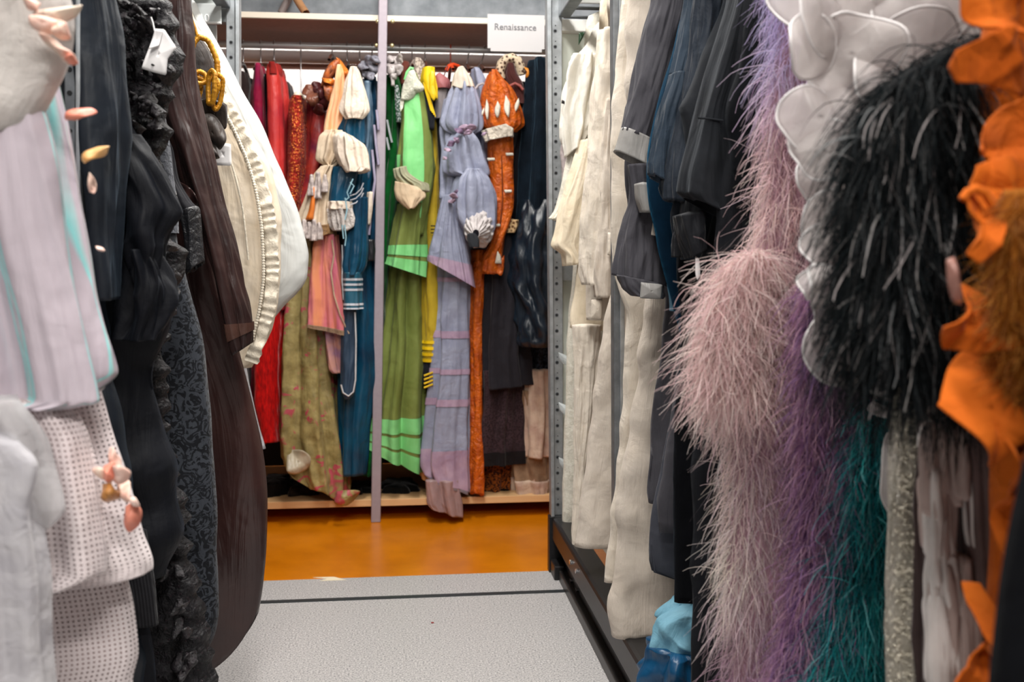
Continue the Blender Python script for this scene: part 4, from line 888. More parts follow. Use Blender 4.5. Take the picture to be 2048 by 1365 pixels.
# navy satin gown
t = B_('navy_satin_gown', 'midnight navy velvet gown with crumpled shiny satin bustle at the right end', 'gown', 1075, 690)
MNV = velvet('midnight velvet', '0d1822', c2='080f17', sheen=.5, sheen_c='5c7c92')
s = hang([(122, 1064, 1084), (160, 1060, 1096), (240, 1055, 1098), (330, 1050, 1098), (400, 1048, 1098), (520, 1040, 1098)], 4.14, .09, nf=5, fa=.014, ft=.6, seed=101); s.mesh('bodice', MNV, t, nv=80)
s = hang([(400, 1062, 1094), (450, 1048, 1098), (520, 1036, 1099), (560, 1032, 1100), (620, 1042, 1100), (680, 1044, 1100), (692, 1050, 1098)], 4.11, [.03, .08, .1, .1, .1, .1, .08], nf=6, fa=.012, ft=1, wr=.02, ku=5, kv=6, seed=103); s.mesh('satin_bustle', satin('crumpled midnight satin', '121e2a', c2='0d1620', rough=.34), t, nu=150, nv=100)
s = back([(640, 1048, 1098), (700, 1052, 1097), (770, 1055, 1096)], Y=4.25, d=.06, nf=10, fa=.015, ft=1, wr=.01, seed=104); s.mesh('black_lace_hem', cloth('black lace', '15161b', pat='cells', pc='2f3440', ps=90, weave=0), t, nv=40)
# cream skirts
t = B_('cream_pink_petticoats', 'cream and blush petticoats low at the right end of the wardrobe', 'petticoat', 1070, 915)
MCP = cloth('blush cotton', 'd5bda8', c2='b8998a', rough=.7, crumple=.5)
back([(740, 1052, 1102), (800, 1048, 1103), (860, 1050, 1103), (915, 1050, 1103)], Y=4.22, d=.12, nf=8, fa=.016, ft=.7, seed=105).mesh('body', MCP, t, nv=50)
t = B_('tan_ruffled_petticoat', 'tan brown ruffled petticoat resting on the wardrobe board, right end', 'petticoat', 1060, 990)
s = back([(780, 1034, 1060), (860, 1034, 1100), (930, 1024, 1102), (990, 1030, 1103)], Y=4.25, d=.13, nf=9, fa=.014, ft=.8, seed=106); s.mesh('body', cloth('tan petticoat', '9c8066', c2='7d624c', crumple=.6), t, nv=50)
s.mesh('ivory_hem', MCP, t, t0=.86, t1=1.0, off=.004, nv=8, ruf=.006, rk=14)
# dark gown shapes added further back, standing in for shade in the gaps
for i, (px, w_, h, lab, c) in enumerate(((503, 18, 890, 'black brown gown deep behind the crimson dress', '1a1214'), (572, 14, 880, 'very dark red gown deep behind the sequinned bodice', '2a0f10'), (655, 20, 850, 'dark brown gown deep behind the peach gown', '281a16'), (720, 20, 900, 'ink blue gown deep behind the teal gown', '0c1620'), (905, 20, 900, 'slate gown deep behind the lavender grey gown', '1c1d26'), (1045, 20, 880, 'black gown deep behind the navy one', '131318'))):
    t = B_('dark_long_gown', lab, 'gown', px, h, 4.5)
    back([(165, px - w_ * .4, px + w_ * .4), (220, px - w_, px + w_), (500, px - w_ * 1.3, px + w_ * 1.3), (h, px - w_ * 1.8, px + w_ * 1.8)], Y=4.52, d=.12, nf=6, fa=.01, seed=120 + i).mesh('body', velvet('dark filler velvet', c), t, nu=70, nv=40)
for i, (px, w_, h, lab, c) in enumerate(((545, 26, 34, 'black folded cloth bundle on the wardrobe board, left end', '15110f'), (600, 30, 26, 'dark brown folded cloth on the wardrobe board below the floral skirt', '2a201a'), (720, 26, 20, 'black cloth bundle on the wardrobe board just left of the post', '121212'), (800, 34, 26, 'black cloth bundle on the wardrobe board under the green gown', '131312'), (990, 34, 24, 'dark cloth bundle on the wardrobe board under the rust skirt', '1b1512'))):  # dark bundles stand for dark items and the shadow on the board
    t = B_('cloth_bundle', lab, 'cloth', px, 1000, 4.35)
    s = back([(1000 - h, px - w_ * .8, px + w_ * .8), (1000 - h * .6, px - w_, px + w_), (1001, px - w_ * 1.05, px + w_ * 1.05)], Y=4.32, d=.1, nf=7, fa=.014, ft=1, wr=.008, seed=140 + i); s.mesh('body', velvet('dark bundle cloth', c), t, nu=70, nv=20)
# ---------------------------------------------------------------- garments on the left rack, far to near
def T_(name, label, cat, x, Y, z=.3, group=None): return thing(name, label, cat, (x, Y, z), group)
def ext(edge, dpx=0, y1=1500):   # carry an edge below the frame
    y, x = edge[-1]; return edge + [(y1, x + dpx)]
# white gauze dress farthest
t = T_('white_muslin_dress', 'thin white muslin dress with a narrow hem, low behind the cream gown', 'dress', -.7, 3.28)
MWH = cloth('white muslin', 'dcdcdf', c2='c9c9d0', rough=.8, crumple=.5, trans=.15)
side([(380, 430), (560, 455), (640, 468), (720, 490), (800, 508), (850, 520), (893, 533)], 3.32, -1, d=.035, nf=5, fa=.012, seed=201, hem=.01).mesh('body', MWH, t)
t = T_('white_puffed_gown', 'white silk gown with a large smooth puffed skirt, left of the red dresses', 'gown', -.7, 3.18)
MWS2 = satin('white silk', 'cfd1cf', c2='c5c7c5', rough=.5, crumple=.2, trans=.12)
side([(0, 384), (30, 399), (65, 421), (110, 446), (180, 482), (240, 516), (310, 545), (380, 575), (450, 600), (510, 612), (550, 610), (585, 590), (610, 565), (640, 540)], 3.2, -1, d=.05, nf=4, fa=.01, ft=.4, seed=203, wr=.004, ku=3, kv=3).mesh('skirt', MWS2, t)
t = T_('cream_gown', 'cream silk gown with a gathered ruffle seam curving down its puffed skirt', 'gown', -.7, 3.0)
MCG = satin('cream silk', 'dfd2bf', c2='d6c6ae', rough=.5, crumple=.3, trans=.1)
s = side([(60, 396), (110, 425), (190, 448), (250, 490), (310, 525), (380, 548), (450, 558), (520, 559), (590, 556), (640, 545), (690, 525), (735, 500)], 3.03, -1, d=.06, nf=5, fa=.01, ft=.5, seed=205, wr=.005, ku=4, kv=3); s.mesh('skirt', MCG, t)
MRU = satin('cream ruffle', 'efe4d0', rough=.5, crumple=.6, cs=50)
pts = [P1(x, y, 2.955) for y, x in ((150, 424), (185, 438), (240, 468), (300, 496), (360, 518), (420, 534), (480, 542), (540, 544), (600, 540), (660, 524), (725, 502))]
ruffle_strip('gathered_ruffle', pts, .04, MRU, t, amp=.005, freq=210)
pts = [P1(x, y, 2.935) for y, x in ((200, 436), (260, 468), (330, 497), (400, 515), (470, 524), (540, 527), (610, 520), (680, 505))]
V, F, UV = tube_np(cr(np.linspace(0, 1, 8), np.array(pts), np.linspace(0, 1, 300)), .0045 + .0012 * np.sin(np.arange(300) * 1.9), 8); obj('corded_seam', V, F, MRU, t, UV)
pts = [P1(x, y, 2.94) for y, x in ((215, 425), (280, 446), (350, 470), (430, 487), (520, 497))]
V, F, UV = tube_np(cr(np.linspace(0, 1, 5), np.array(pts), np.linspace(0, 1, 200)), .003, 6); obj('corded_seam', V, F, MRU, t, UV)
# olive black velvet with gold chain
t = T_('black_chained_velvet_gown', 'black brown velvet gown with fluttered lapels, under the gold rings', 'gown', -.7, 2.8)
MOB = velvet('olive black satin velvet', '3a302b', c2='231d1b', rough=.45, sheen=.3, spec=.4)
side([(10, 374), (30, 381), (50, 392), (75, 406), (95, 420), (120, 430), (150, 437), (200, 443), (240, 445), (300, 430), (340, 408), (420, 400), (700, 400), (1000, 420)], 2.82, -1, d=.045, nf=6, fa=.014, ft=.6, seed=207).mesh('body', MOB, t)
flap('lapel', [(405, 200), (440, 205), (455, 212), (450, 255), (430, 262), (410, 240)], 2.76, MOB, t, dome=.02, nz=.02, seed=5)
flap('lapel', [(400, 240), (425, 230), (443, 250), (455, 282), (440, 300), (425, 285), (412, 292)], 2.745, MOB, t, dome=.02, nz=.03, seed=6)
flap('lapel', [(395, 255), (420, 262), (436, 300), (443, 318), (424, 320), (405, 300)], 2.75, MOB, t, dome=.02, nz=.03, seed=7)
tg = flap('white_label', [(430, 285), (462, 288), (463, 332), (428, 331)], 2.84, PAPER, None, nz=.002, smooth_out=False, rings=4, res=24)
tag(tg, 'blank white label hanging beside the black velvet lapels', 'label')
# gold chain: a thing hung over the gown
t = T_('gold_chain', 'heavy golden rope ring chain hanging over the black velvet gown', 'chain', *[float(v) for v in (P1(412, 215, 2.70)[0], 2.70, P1(412, 215, 2.70)[2])])
GOLD = plain('antique gold cord', 'c98f1c', .42, .35, .3, 90, c2='96620e', bump=.5)
def ring(pp, Y, r, tw, n=72, closed=True):
    a = np.array([P1(x, y, Y) for x, y in pp]); m = len(a)
    q = np.linspace(0, m, n, endpoint=False) if closed else np.linspace(0, m - 1, n)
    if closed: a2 = np.vstack([a, a[:1]]); C = cr(np.arange(m + 1), a2, q)
    else: C = cr(np.arange(m), a, q)
    C[:, 1] += tw * np.sin(np.linspace(0, 2 * np.pi, n))
    rr = r * (1 + .10 * np.sin(np.arange(n) * 2.4)); V, F, UV = tube_np(C, rr, 12, closed); return obj('ring', V, F, GOLD, t, UV)
ring([(398, 74), (412, 78), (424, 98), (433, 125), (434, 146), (425, 158), (408, 160), (392, 152), (384, 135), (384, 110), (389, 86)], 2.72, .0075, .01)
ring([(384, 150), (398, 142), (410, 150), (412, 160), (402, 168), (388, 166), (378, 160)], 2.70, .0065, .01)
ring([(424, 141), (431, 150), (430, 180), (424, 208), (417, 206), (415, 180), (417, 150)], 2.69, .0065, -.01)
ring([(436, 148), (445, 160), (443, 182), (438, 208), (430, 219), (426, 208), (432, 190), (438, 172), (434, 160), (428, 156)], 2.71, .006, .008)
ring([(396, 160), (402, 172), (397, 195), (391, 218), (387, 222), (388, 200), (392, 176)], 2.715, .0055, .006)
tube('hang_loop', [P1(x, y, 2.73) for x, y in ((384, 40), (390, 56), (395, 74))], .004, GOLD, t, n=6)
# brown satin gown
t = T_('brown_satin_gown', 'long dark brown satin gown sweeping to the floor beside the aisle', 'gown', -.7, 2.4)
MBR = satin('dark brown satin', '3e2825', c2='2c1b1a', rough=.3, vf=.3, crumple=.3, cs=8, vs=4, spec=.5)
s = side([(200, 345), (300, 368), (380, 392), (450, 408), (520, 425), (600, 445), (700, 474), (800, 497), (900, 514), (1000, 524), (1090, 528), (1160, 526), (1200, 521), (1225, 516)], 2.42, -1, d=.055, nf=5, fa=.016, ft=.35, seed=211, hdrop=.16, hdw=.07, fine=.08, wr=.004, ku=3, kv=2); s.mesh('skirt', MBR, t, nu=150, nv=130)
MBD = satin('brown satin sleeve', '3a2725', c2='281918', vf=.3, rough=.38, crumple=.3, cs=8)
s = hang([(-60, 330, 372), (0, 340, 376), (60, 335, 380), (140, 330, 386), (200, 334, 395), (300, 362, 418), (400, 392, 440), (500, 424, 468), (580, 445, 484), (640, 458, 496), (468, 690, 499, 672), (474, 706, 498, 690)], 2.3, .035, nf=4, fa=.012, ft=.7, seed=213, fine=.08, wr=.003); s.mesh('long_sleeve', MBD, t, nv=110)
s.mesh('cuff_edge', satin('brown cuff', '523830', rough=.35), t, t0=.93, t1=.965, off=.0035, nv=6, cap=False, inner=False)
t = T_('plum_satin_drape', 'narrow plum grey satin drape beside the mid rack post', 'drape', P1(365, 100, 2.36)[0], 2.36)
hang([(-60, 352, 372), (0, 354, 374), (100, 362, 382), (200, 380, 396), (260, 392, 402)], 2.37, .02, nf=3, fa=.006, ft=1, seed=214).mesh('body', satin('plum grey satin', '4d4047', c2='352a30'), t)
# folded bustle under sleeve
flap('bustle_fold', [(350, 360), (375, 372), (395, 395), (400, 425), (388, 430), (372, 400), (352, 385)], 2.26, MBR, t, dome=.01, nz=.02, seed=4)
# leather cuffed sleeve
t = T_('leather_cuff_jacket', 'black jacket sleeve with a leather cuff and a narrow houndstooth band', 'jacket', P1(370, 450, 2.24)[0], 2.24)
MLE = satin('black leather', '191a1f', rough=.4, crumple=.6, cs=60, spec=.5)
s = hang([(250, 305, 322), (300, 318, 342), (348, 332, 350), (400, 342, 378), (370, 445, 396, 425), (378, 500, 400, 480), (381, 545, 405, 526)], 2.23, .03, nf=3, fa=.004, seed=215)
s.mesh('sleeve', cloth('black jacket wool', '1c1c21'), t, t0=0, t1=.62, nv=40)
s.mesh('cuff', MLE, t, t0=.6, t1=1, off=.003, nv=40)
flap('houndstooth_band', [(340, 360), (347, 362), (363, 430), (356, 434), (350, 425), (344, 395)], 2.185, cloth('houndstooth', '15151a', pat='check', pc='c9c5c2', ps=260, weave=0, crumple=0), t, smooth_out=False)
# dark brocade gown
t = T_('charcoal_brocade_gown', 'charcoal scroll brocade gown with smoke grey chiffon top, left of the brown satin', 'gown', -.7, 2.12)
MBC = cloth('charcoal scroll brocade', '1c1e23', c2='15171b', rough=.8, weave=0, crumple=.3, pat='brocade', pc='3c4047', ps=34, pt=.5, sheen=.3)
s = side([(180, 305), (260, 322), (340, 332), (420, 342), (500, 352), (560, 366), (640, 385), (750, 402), (850, 412), (950, 418), (1050, 423), (1150, 426), (1220, 424), (1270, 415), (1300, 402)], 2.13, -1, d=.06, nf=6, fa=.018, ft=.5, seed=217, wr=.003)
s.mesh('skirt', MBC, t, t0=.42, t1=1, nu=150, nv=120)
s.mesh('chiffon_top', satin('smoke grey chiffon', '6b7077', c2='54585f', rough=.6), t, t0=0, t1=.45, off=.002, nv=50)
s.mesh('fringe_edge', velvet('grey fur edge', '5a5d64', crumple=.8, cs=90), t, t0=.25, t1=.48, u0=.49, u1=.515, off=.004, nu=8, nv=80, cap=False, inner=False)
# black lace gown
t = T_('black_lace_gown', 'black sequinned lace gown with a ruffled lace skirt, carrying a folded paper tag', 'gown', -.7, 1.95)
MLA = cloth('black sequinned lace', '0b0b0f', c2='131016', rough=.55, spec=.4, sheen=0, weave=0, crumple=1.2, cs=70, pat='cells', pc='30242a', ps=120, pt=.22, pw=.05, pr=.15)
s = side([(0, 322), (40, 338), (80, 346), (120, 347), (160, 340), (200, 332), (240, 325), (280, 318), (305, 308), (350, 300), (430, 318), (480, 345), (530, 355), (570, 352), (610, 338), (660, 325), (800, 318), (880, 324), (960, 338), (1040, 356), (1120, 366), (1200, 388), (1290, 404), (1365, 418), (1450, 425)], 1.96, -1, d=.045, nf=9, fa=.008, ft=.6, wr=.014, ku=12, kv=14, seed=221); s.mesh('body', MLA, t, nu=200, nv=260)
bodyL = s
# lace ruffle petals all over the visible edge
g = np.random.RandomState(5); k = 0
MLR = cloth('black lace ruffle', '0d0d12', rough=.45, spec=.5, sheen=0, weave=0, crumple=.8, cs=120, c2='221b20', vs=60, vf=0)
for (y, x0, x1) in [(20, 225, 320), (60, 228, 340), (110, 235, 342), (150, 235, 335), (190, 245, 328), (225, 255, 322), (260, 270, 314), (40, 240, 330), (130, 250, 340), (210, 240, 322), (460, 310, 338), (500, 315, 348), (540, 320, 352), (580, 325, 348), (920, 310, 326), (1000, 318, 342), (1080, 322, 356), (1150, 322, 366), (1210, 325, 385), (1270, 330, 398), (1330, 335, 408)]:
    for j in range(max(2, int((x1 - x0) / 24))):
        x = g.uniform(x0, x1); yy = y + g.uniform(-14, 14); r = g.uniform(9, 15)
        flap('lace_ruffle', [(x + r * math.cos(a) * (1 + .3 * math.sin(3 * a + j)), yy + r * math.sin(a) * (1 + .2 * math.cos(4 * a))) for a in np.linspace(0, 5.8, 10)], 1.885 - .008 * g.rand(), MLR, t, dome=.012, nz=.02, seed=k, res=24, rings=5); k += 1
tg = thing('folded_paper_tag', 'crumpled white paper tag pinned to the black lace bodice', 'paper tag', P1(318, 140, 1.86))
flap('paper', [(311, 58), (330, 60), (353, 95), (335, 118), (331, 150), (308, 145), (284, 138), (291, 118)], 1.85, PAPER, tg, dome=.004, nz=.006, smooth_out=False, res=60, seed=3)
flap('folded_corner', [(311, 60), (326, 62), (318, 92), (300, 100)], 1.842, PAPER, tg, nz=.004, smooth_out=False, tilt=(.25, 0))
tube('pin_thread', [P1(x, y, 1.852) for x, y in ((302, 34), (306, 46), (309, 62))], .0014, PAPER, tg, n=5)
# black jacket with folded sleeve
t = T_('black_draped_gown', 'black crepe gown with a folded pointed sleeve, between navy and lace gowns', 'gown', -.7, 1.84)
MBK2 = cloth('black crepe', '15171d', c2='101217', rough=.6, crumple=.5, cs=9, sheen=.08, spec=.15, sheen_c='7c8aa0')
s = side([(240, 236), (280, 240), (340, 262), (430, 290), (500, 300), (560, 318), (620, 330), (680, 322), (760, 316), (850, 320), (930, 330), (1000, 340), (1060, 343), (1110, 338), (1150, 322)], 1.86, -1, d=.05, nf=6, fa=.016, ft=.7, seed=223, wr=.018, ku=5, kv=4, fine=.12); s.mesh('body', MBK2, t, nu=150, nv=120)
hang([(270, 232, 262), (236, 300, 298, 318), (236, 345, 330, 372), (244, 400, 346, 418), (262, 445, 330, 448), (280, 480, 312, 480), (285, 540, 308, 540)], 1.8, .035, nf=4, fa=.01, seed=225, wr=.016, ku=4, kv=5, fine=.1).mesh('folded_sleeve', MBK2, t, nv=80)
hang([(500, 262, 296), (540, 262, 318), (580, 262, 330), (630, 255, 326), (680, 240, 308)], 1.79, .03, nf=4, fa=.012, ft=1, seed=226, wr=.016, fine=.1).mesh('lower_fold', MBK2, t, nv=50)
t = T_('ribbed_black_skirt', 'black skirt with a finely ribbed grey black cuff band near the floor', 'skirt', -.7, 1.8, .1)
s = side([(1060, 290), (1120, 300), (1200, 312), (1250, 317)], 1.76, -1, d=.03, nf=22, fa=.004, ft=1, seed=227, close_top=False); s.mesh('ribbed_band', cloth('ribbed black knit', '2a2a2e', pat='stripes', pc='121215', ps=60), t, nu=200, nv=40)
side([(1240, 296), (1300, 306), (1365, 318), (1450, 330)], 1.78, -1, d=.03, nf=6, fa=.01, seed=228, close_top=False).mesh('skirt', MBK2, t, nv=40)
# navy satin sleeve gown
t = T_('navy_satin_sleeve_gown', 'blue black satin gown with a long smooth sleeve beside the near rack post', 'gown', -.7, 1.75)
MNS = satin('blue black satin', '1a212a', c2='141920', rough=.5, crumple=.2, sheen=.1, spec=.3, sheen_c='8fa6bc')
side([(0, 200), (100, 205), (250, 212), (400, 210), (600, 205), (700, 215), (900, 240), (1000, 250), (1200, 262), (1365, 280), (1450, 290)], 1.77, -1, d=.03, nf=7, fa=.012, ft=.7, seed=230, wr=.008, fine=.12).mesh('body', MNS, t, nu=140, nv=120)
hang([(-80, 150, 205), (0, 155, 215), (100, 158, 232), (200, 163, 240), (300, 172, 241), (400, 180, 236), (480, 188, 232), (560, 196, 231), (600, 202, 228)], 1.71, .035, nf=3, fa=.012, ft=.8, seed=231, wr=.006, ku=3, kv=3, fine=.05).mesh('long_sleeve', MNS, t, nv=90)
# near white dress --------------------------------------------------------------
t = T_('iridescent_white_dress', 'near white dress in lilac iridescent organza over honeycomb mesh tiers', 'dress', -.7, 1.35)
MTU = cloth('ivory tulle', 'ded9d4', c2='cfc8c4', rough=.9, crumple=.6, trans=.2, weave=1500)
MIR = irid('iridescent organza', 'd6ccd6')
MLI = cloth('blush lining', 'd3b2b0', c2='c2b6b8', rough=.8, crumple=.3, vs=5)
MME = cloth('white honeycomb mesh', 'e6dcdc', c2='ddcfd0', rough=.7, weave=0, crumple=.2, cs=8, alpha_pat='mesh', vs=4)
s = side([(-40, 120), (0, 128), (50, 132), (90, 128), (140, 118), (190, 98), (230, 70), (270, 40)], 1.265, -1, d=.05, nf=8, fa=.012, ft=1, seed=241, wr=.014, ku=5, kv=6, close_top=True); s.mesh('tulle_bodice', MTU, t)
s = side([(120, 95), (150, 110), (200, 130), (260, 152), (340, 174), (420, 188), (500, 200), (600, 213), (700, 227), (745, 231), (775, 205), (790, 190)], 1.36, -1, d=.075, nf=5, fa=.02, ft=.5, seed=243, wr=.008, ku=3, kv=3, slope=.02, close_top=False); s.mesh('organza_overskirt', MIR, t, nu=160, nv=130)
s.mesh('pinked_hem', cloth('white felt', 'e2dde0'), t, t0=.97, t1=1.0, off=.002, nv=6, ruf=.004, rk=50, cap=False, inner=False)
s = side([(760, 180), (850, 205), (920, 228), (1000, 250), (1070, 270), (1120, 288), (1140, 286)], 1.38, -1, d=.07, nf=6, fa=.016, ft=.7, seed=245, slope=.04, close_top=False); s.mesh('mesh_tier', MME, t, nu=150, nv=70); s.mesh('blush_lining', MLI, t, off=-.012, nv=40, nu=80)
s = side([(1080, 225), (1150, 250), (1230, 268), (1300, 275), (1365, 262), (1450, 268)], 1.40, -1, d=.055, nf=6, fa=.014, seed=247, close_top=False); s.mesh('mesh_tier', MME, t, nv=50); s.mesh('blush_lining', MLI, t, off=-.012, nv=30, nu=80)
# upper mesh tier hanging nearer
A_ = [(-140, 800, 130, 800), (-160, 880, 175, 880), (-160, 950, 190, 960), (-150, 1030, 205, 1050), (-130, 1120, 215, 1140), (-110, 1195, 160, 1170)]
s = hang([(-200, y, b, y2) for _, y, b, y2 in A_], 1.27, .03, nf=7, fa=.012, ft=.6, seed=249); s.mesh('front_mesh_tier', MME, t, nv=60, nu=150); s.mesh('blush_lining', MLI, t, off=-.01, nv=30, nu=70)
# organza fold panels for the near skirt
s = hang([(-200, 170, 60, 175), (-200, 240, 84, 245), (-200, 320, 100, 320), (-200, 480, 122, 480), (-200, 640, 150, 640), (-200, 780, 178, 800), (-200, 800, 120, 815)], 1.27, .03, nf=5, fa=.02, ft=.5, seed=251, wr=.006, ku=3, kv=2); s.mesh('organza_front', MIR, t, nv=80, nu=130)
t2 = T_('white_tulle_skirt', 'blurred white tulle skirt nearest the camera at lower left', 'skirt', -.6, 1.12)
s = hang([(-250, 850, 30, 880), (-250, 930, 70, 930), (-250, 1000, 60, 1010), (-250, 1100, 80, 1100), (-250, 1180, 95, 1180), (-250, 1280, 100, 1280), (-250, 1400, 110, 1400), (-250, 1480, 112, 1480)], 1.14, .04, nf=6, fa=.014, ft=1, seed=253, wr=.006, ku=5, kv=3); s.mesh('tulle_layer', cloth('white sheer tulle', 'e2e0e2', c2='c8c6cc', trans=.3, alpha=.85, crumple=.5, cs=30, weave=0), t2, nv=90)
s = hang([(-250, 800, 40, 800), (-250, 900, 95, 900), (-250, 1000, 120, 1010), (-250, 1060, 60, 1080)], 1.19, .03, nf=6, fa=.012, ft=1, seed=254, wr=.01); s.mesh('tulle_layer', cloth('white sheer tulle layer', 'e6e4e6', trans=.3, alpha=.55, crumple=.6, weave=0), t2, nv=60)
# flowers and petals: parts of the dress
MPK = satin('blush silk petal', 'e8b5a4', c2='f0d8cc', rough=.55, vs=30); MCR2 = satin('cream silk petal', 'eadbc8', c2='e0b0a0', rough=.55, vs=30)
MCO2 = satin('coral silk petal', 'e07f66', c2='e89a84', rough=.5); MAP = satin('apricot silk petal', 'e8a95e', c2='e8bc84', rough=.5)
def petal(q, Y, m, i, dm=.012): return flap('petal', q, Y, m, t, dome=dm, nz=.012, seed=i, res=36, rings=8)
petal([(68, 28), (95, 18), (130, 8), (158, 5), (140, 30), (115, 48), (85, 52)], 1.22, MCR2, 1)
petal([(70, 40), (100, 38), (130, 45), (120, 62), (92, 70), (75, 58)], 1.215, MPK, 2)
petal([(118, 40), (135, 50), (138, 72), (122, 78), (108, 66)], 1.21, MCR2, 3)
petal([(85, 70), (98, 72), (125, 95), (150, 112), (150, 123), (130, 122), (105, 100), (88, 82)], 1.205, MCR2, 4)
petal([(128, 118), (150, 112), (153, 124), (138, 126)], 1.203, MCO2, 5)
petal([(55, 0), (80, 8), (78, 24), (60, 20)], 1.22, MPK, 6)
petal([(132, 226), (150, 216), (172, 212), (182, 220), (176, 235), (155, 243), (138, 242)], 1.27, MCO2, 7)
petal([(168, 322), (178, 305), (200, 295), (221, 294), (215, 306), (195, 320), (175, 328)], 1.30, MAP, 8)
petal([(178, 345), (190, 355), (188, 375), (192, 388), (182, 385), (178, 370)], 1.30, MCR2, 9)
petal([(190, 493), (203, 496), (210, 502), (196, 502)], 1.31, MPK, 10)
for i, (q, m) in enumerate([([(215, 900), (228, 893), (238, 915), (245, 935), (232, 940), (222, 925)], MPK), ([(190, 935), (205, 930), (222, 950), (225, 965), (205, 962), (192, 948)], MCR2), ([(205, 970), (222, 965), (240, 985), (235, 1002), (215, 1005), (205, 990)], satin('deep apricot petal', 'c98a4a')), ([(228, 930), (245, 925), (262, 945), (258, 958), (240, 968), (228, 960)], MPK), ([(235, 965), (258, 965), (268, 990), (255, 1005), (240, 998)], MCR2), ([(250, 1015), (268, 1005), (281, 1025), (276, 1050), (258, 1066), (248, 1045)], MCO2), ([(258, 995), (275, 990), (283, 1008), (270, 1018)], MPK), ([(205, 935), (225, 925), (230, 955), (215, 965)], MCO2)]):
    petal(q, 1.27 - .006 * (i % 4), m, 20 + i, .014)
# ---------------------------------------------------------------- garments on the right rack, far to near
MLN = cloth('cream linen', 'ece2d4', c2='e2d7c7', rough=.85, crumple=.6, cs=16, wb=.4, trans=.08)
MLN2 = cloth('ecru linen', 'ddd2c5', c2='d1c5b7', rough=.85, crumple=.5, cs=14, wb=.4, trans=.05)
MWL = cloth('white lawn', 'f6f3ea', c2='efebe0', rough=.85, crumple=.5, trans=.15)
MSL = cloth('sheer ivory lace', 'e8e4d6', c2='dedaca', rough=.8, crumple=.5, alpha=.75, weave=0, pat='brocade', pc='eeeadd', ps=40)
t = T_('sheer_lace_slip', 'sheer ivory lace slip hanging low beside the far right post', 'slip', .7, 3.36)
side([(520, 1150), (640, 1140), (720, 1134), (800, 1132), (880, 1130), (960, 1128), (1040, 1127), (1098, 1127)], 3.36, 1, d=.03, nf=8, fa=.008, ft=.8, seed=301).mesh('body', MSL, t)
t = T_('white_frilled_blouse', 'bright white blouse with a frilled sleeve and pointed hem, beside the far post', 'blouse', .7, 3.28)
s = side([(30, 1216), (60, 1185), (90, 1172), (110, 1158), (128, 1142), (140, 1146), (165, 1136), (200, 1128), (235, 1127), (280, 1130), (310, 1142)], 3.29, 1, d=.04, nf=7, fa=.012, ft=.6, seed=303, wr=.01, ku=5, kv=5); s.mesh('body', MWL, t)
hang([(110, 1150, 1190), (170, 1135, 1190), (230, 1128, 1185), (1130, 280, 1172, 270), (1134, 312, 1160, 290)], 3.2, .03, nf=6, fa=.012, ft=1, seed=304, wr=.01).mesh('frilled_sleeve', MWL, t, nv=50)
tag(flap('green_ribbon', [(1158, 66), (1170, 64), (1165, 76), (1157, 90)], 3.18, satin('dark green ribbon', '1e3a24'), None, dome=.004), 'dark green ribbon end above the white frilled blouse', 'ribbon')
tag(flap('green_ribbon', [(1136, 148), (1148, 142), (1146, 155), (1138, 163)], 3.18, bpy.data.materials['dark green ribbon'], None, dome=.004), 'dark green ribbon end beside the frill of the white blouse', 'ribbon')
t = T_('black_bow_pin', 'tiny black bow on the edge of the white blouse sleeve', 'bow', P1(1128, 205, 3.2)[0], 3.2, P1(1128, 212, 3.2)[2])
flap('loop', [(1124, 200), (1129, 203), (1128, 208), (1123, 206)], 3.19, satin('black ribbon', '121214'), t, dome=.004, res=14, rings=3); flap('loop', [(1129, 205), (1133, 207), (1132, 213), (1129, 211)], 3.19, satin('black ribbon b', '121214'), t, dome=.004, res=14, rings=3)
t = T_('mauve_lace_blouse', 'pale mauve lace blouse peeping between the white blouse and the post', 'blouse', .7, 3.26)
hang([(270, 1125, 1150), (310, 1124, 1148), (350, 1128, 1142), (1130, 385, 1140, 380)], 3.33, .02, nf=5, fa=.006, seed=305).mesh('sleeve', satin('pale mauve lace', 'bfb2b2', crumple=.6, cs=50), t, nv=30)
t = T_('ivory_chemise', 'ivory chemise with wide bell sleeve reaching past the far right post', 'chemise', .7, 3.2)
hang([(300, 1140, 1180), (360, 1128, 1175), (420, 1112, 1150), (1100, 438, 1140, 445)], 3.22, .03, nf=6, fa=.01, ft=.8, seed=306).mesh('lace_sleeve', MSL, t, nv=40)
s = hang([(280, 1165, 1195), (350, 1145, 1185), (420, 1122, 1175), (470, 1112, 1168), (490, 1108, 1165), (1130, 512, 1166, 520), (1133, 532, 1160, 528)], 3.15, .035, nf=4, fa=.01, ft=.8, seed=307, wr=.005); s.mesh('bell_sleeve', cloth('warm cream cotton', 'ecdfc8', c2='e2d4ba', crumple=.4), t, nv=50)
side([(150, 1192), (300, 1180), (420, 1165), (560, 1152), (640, 1142), (655, 1142), (662, 1155)], 3.14, 1, d=.03, nf=5, fa=.01, seed=308).mesh('body', bpy.data.materials['warm cream cotton'], t)
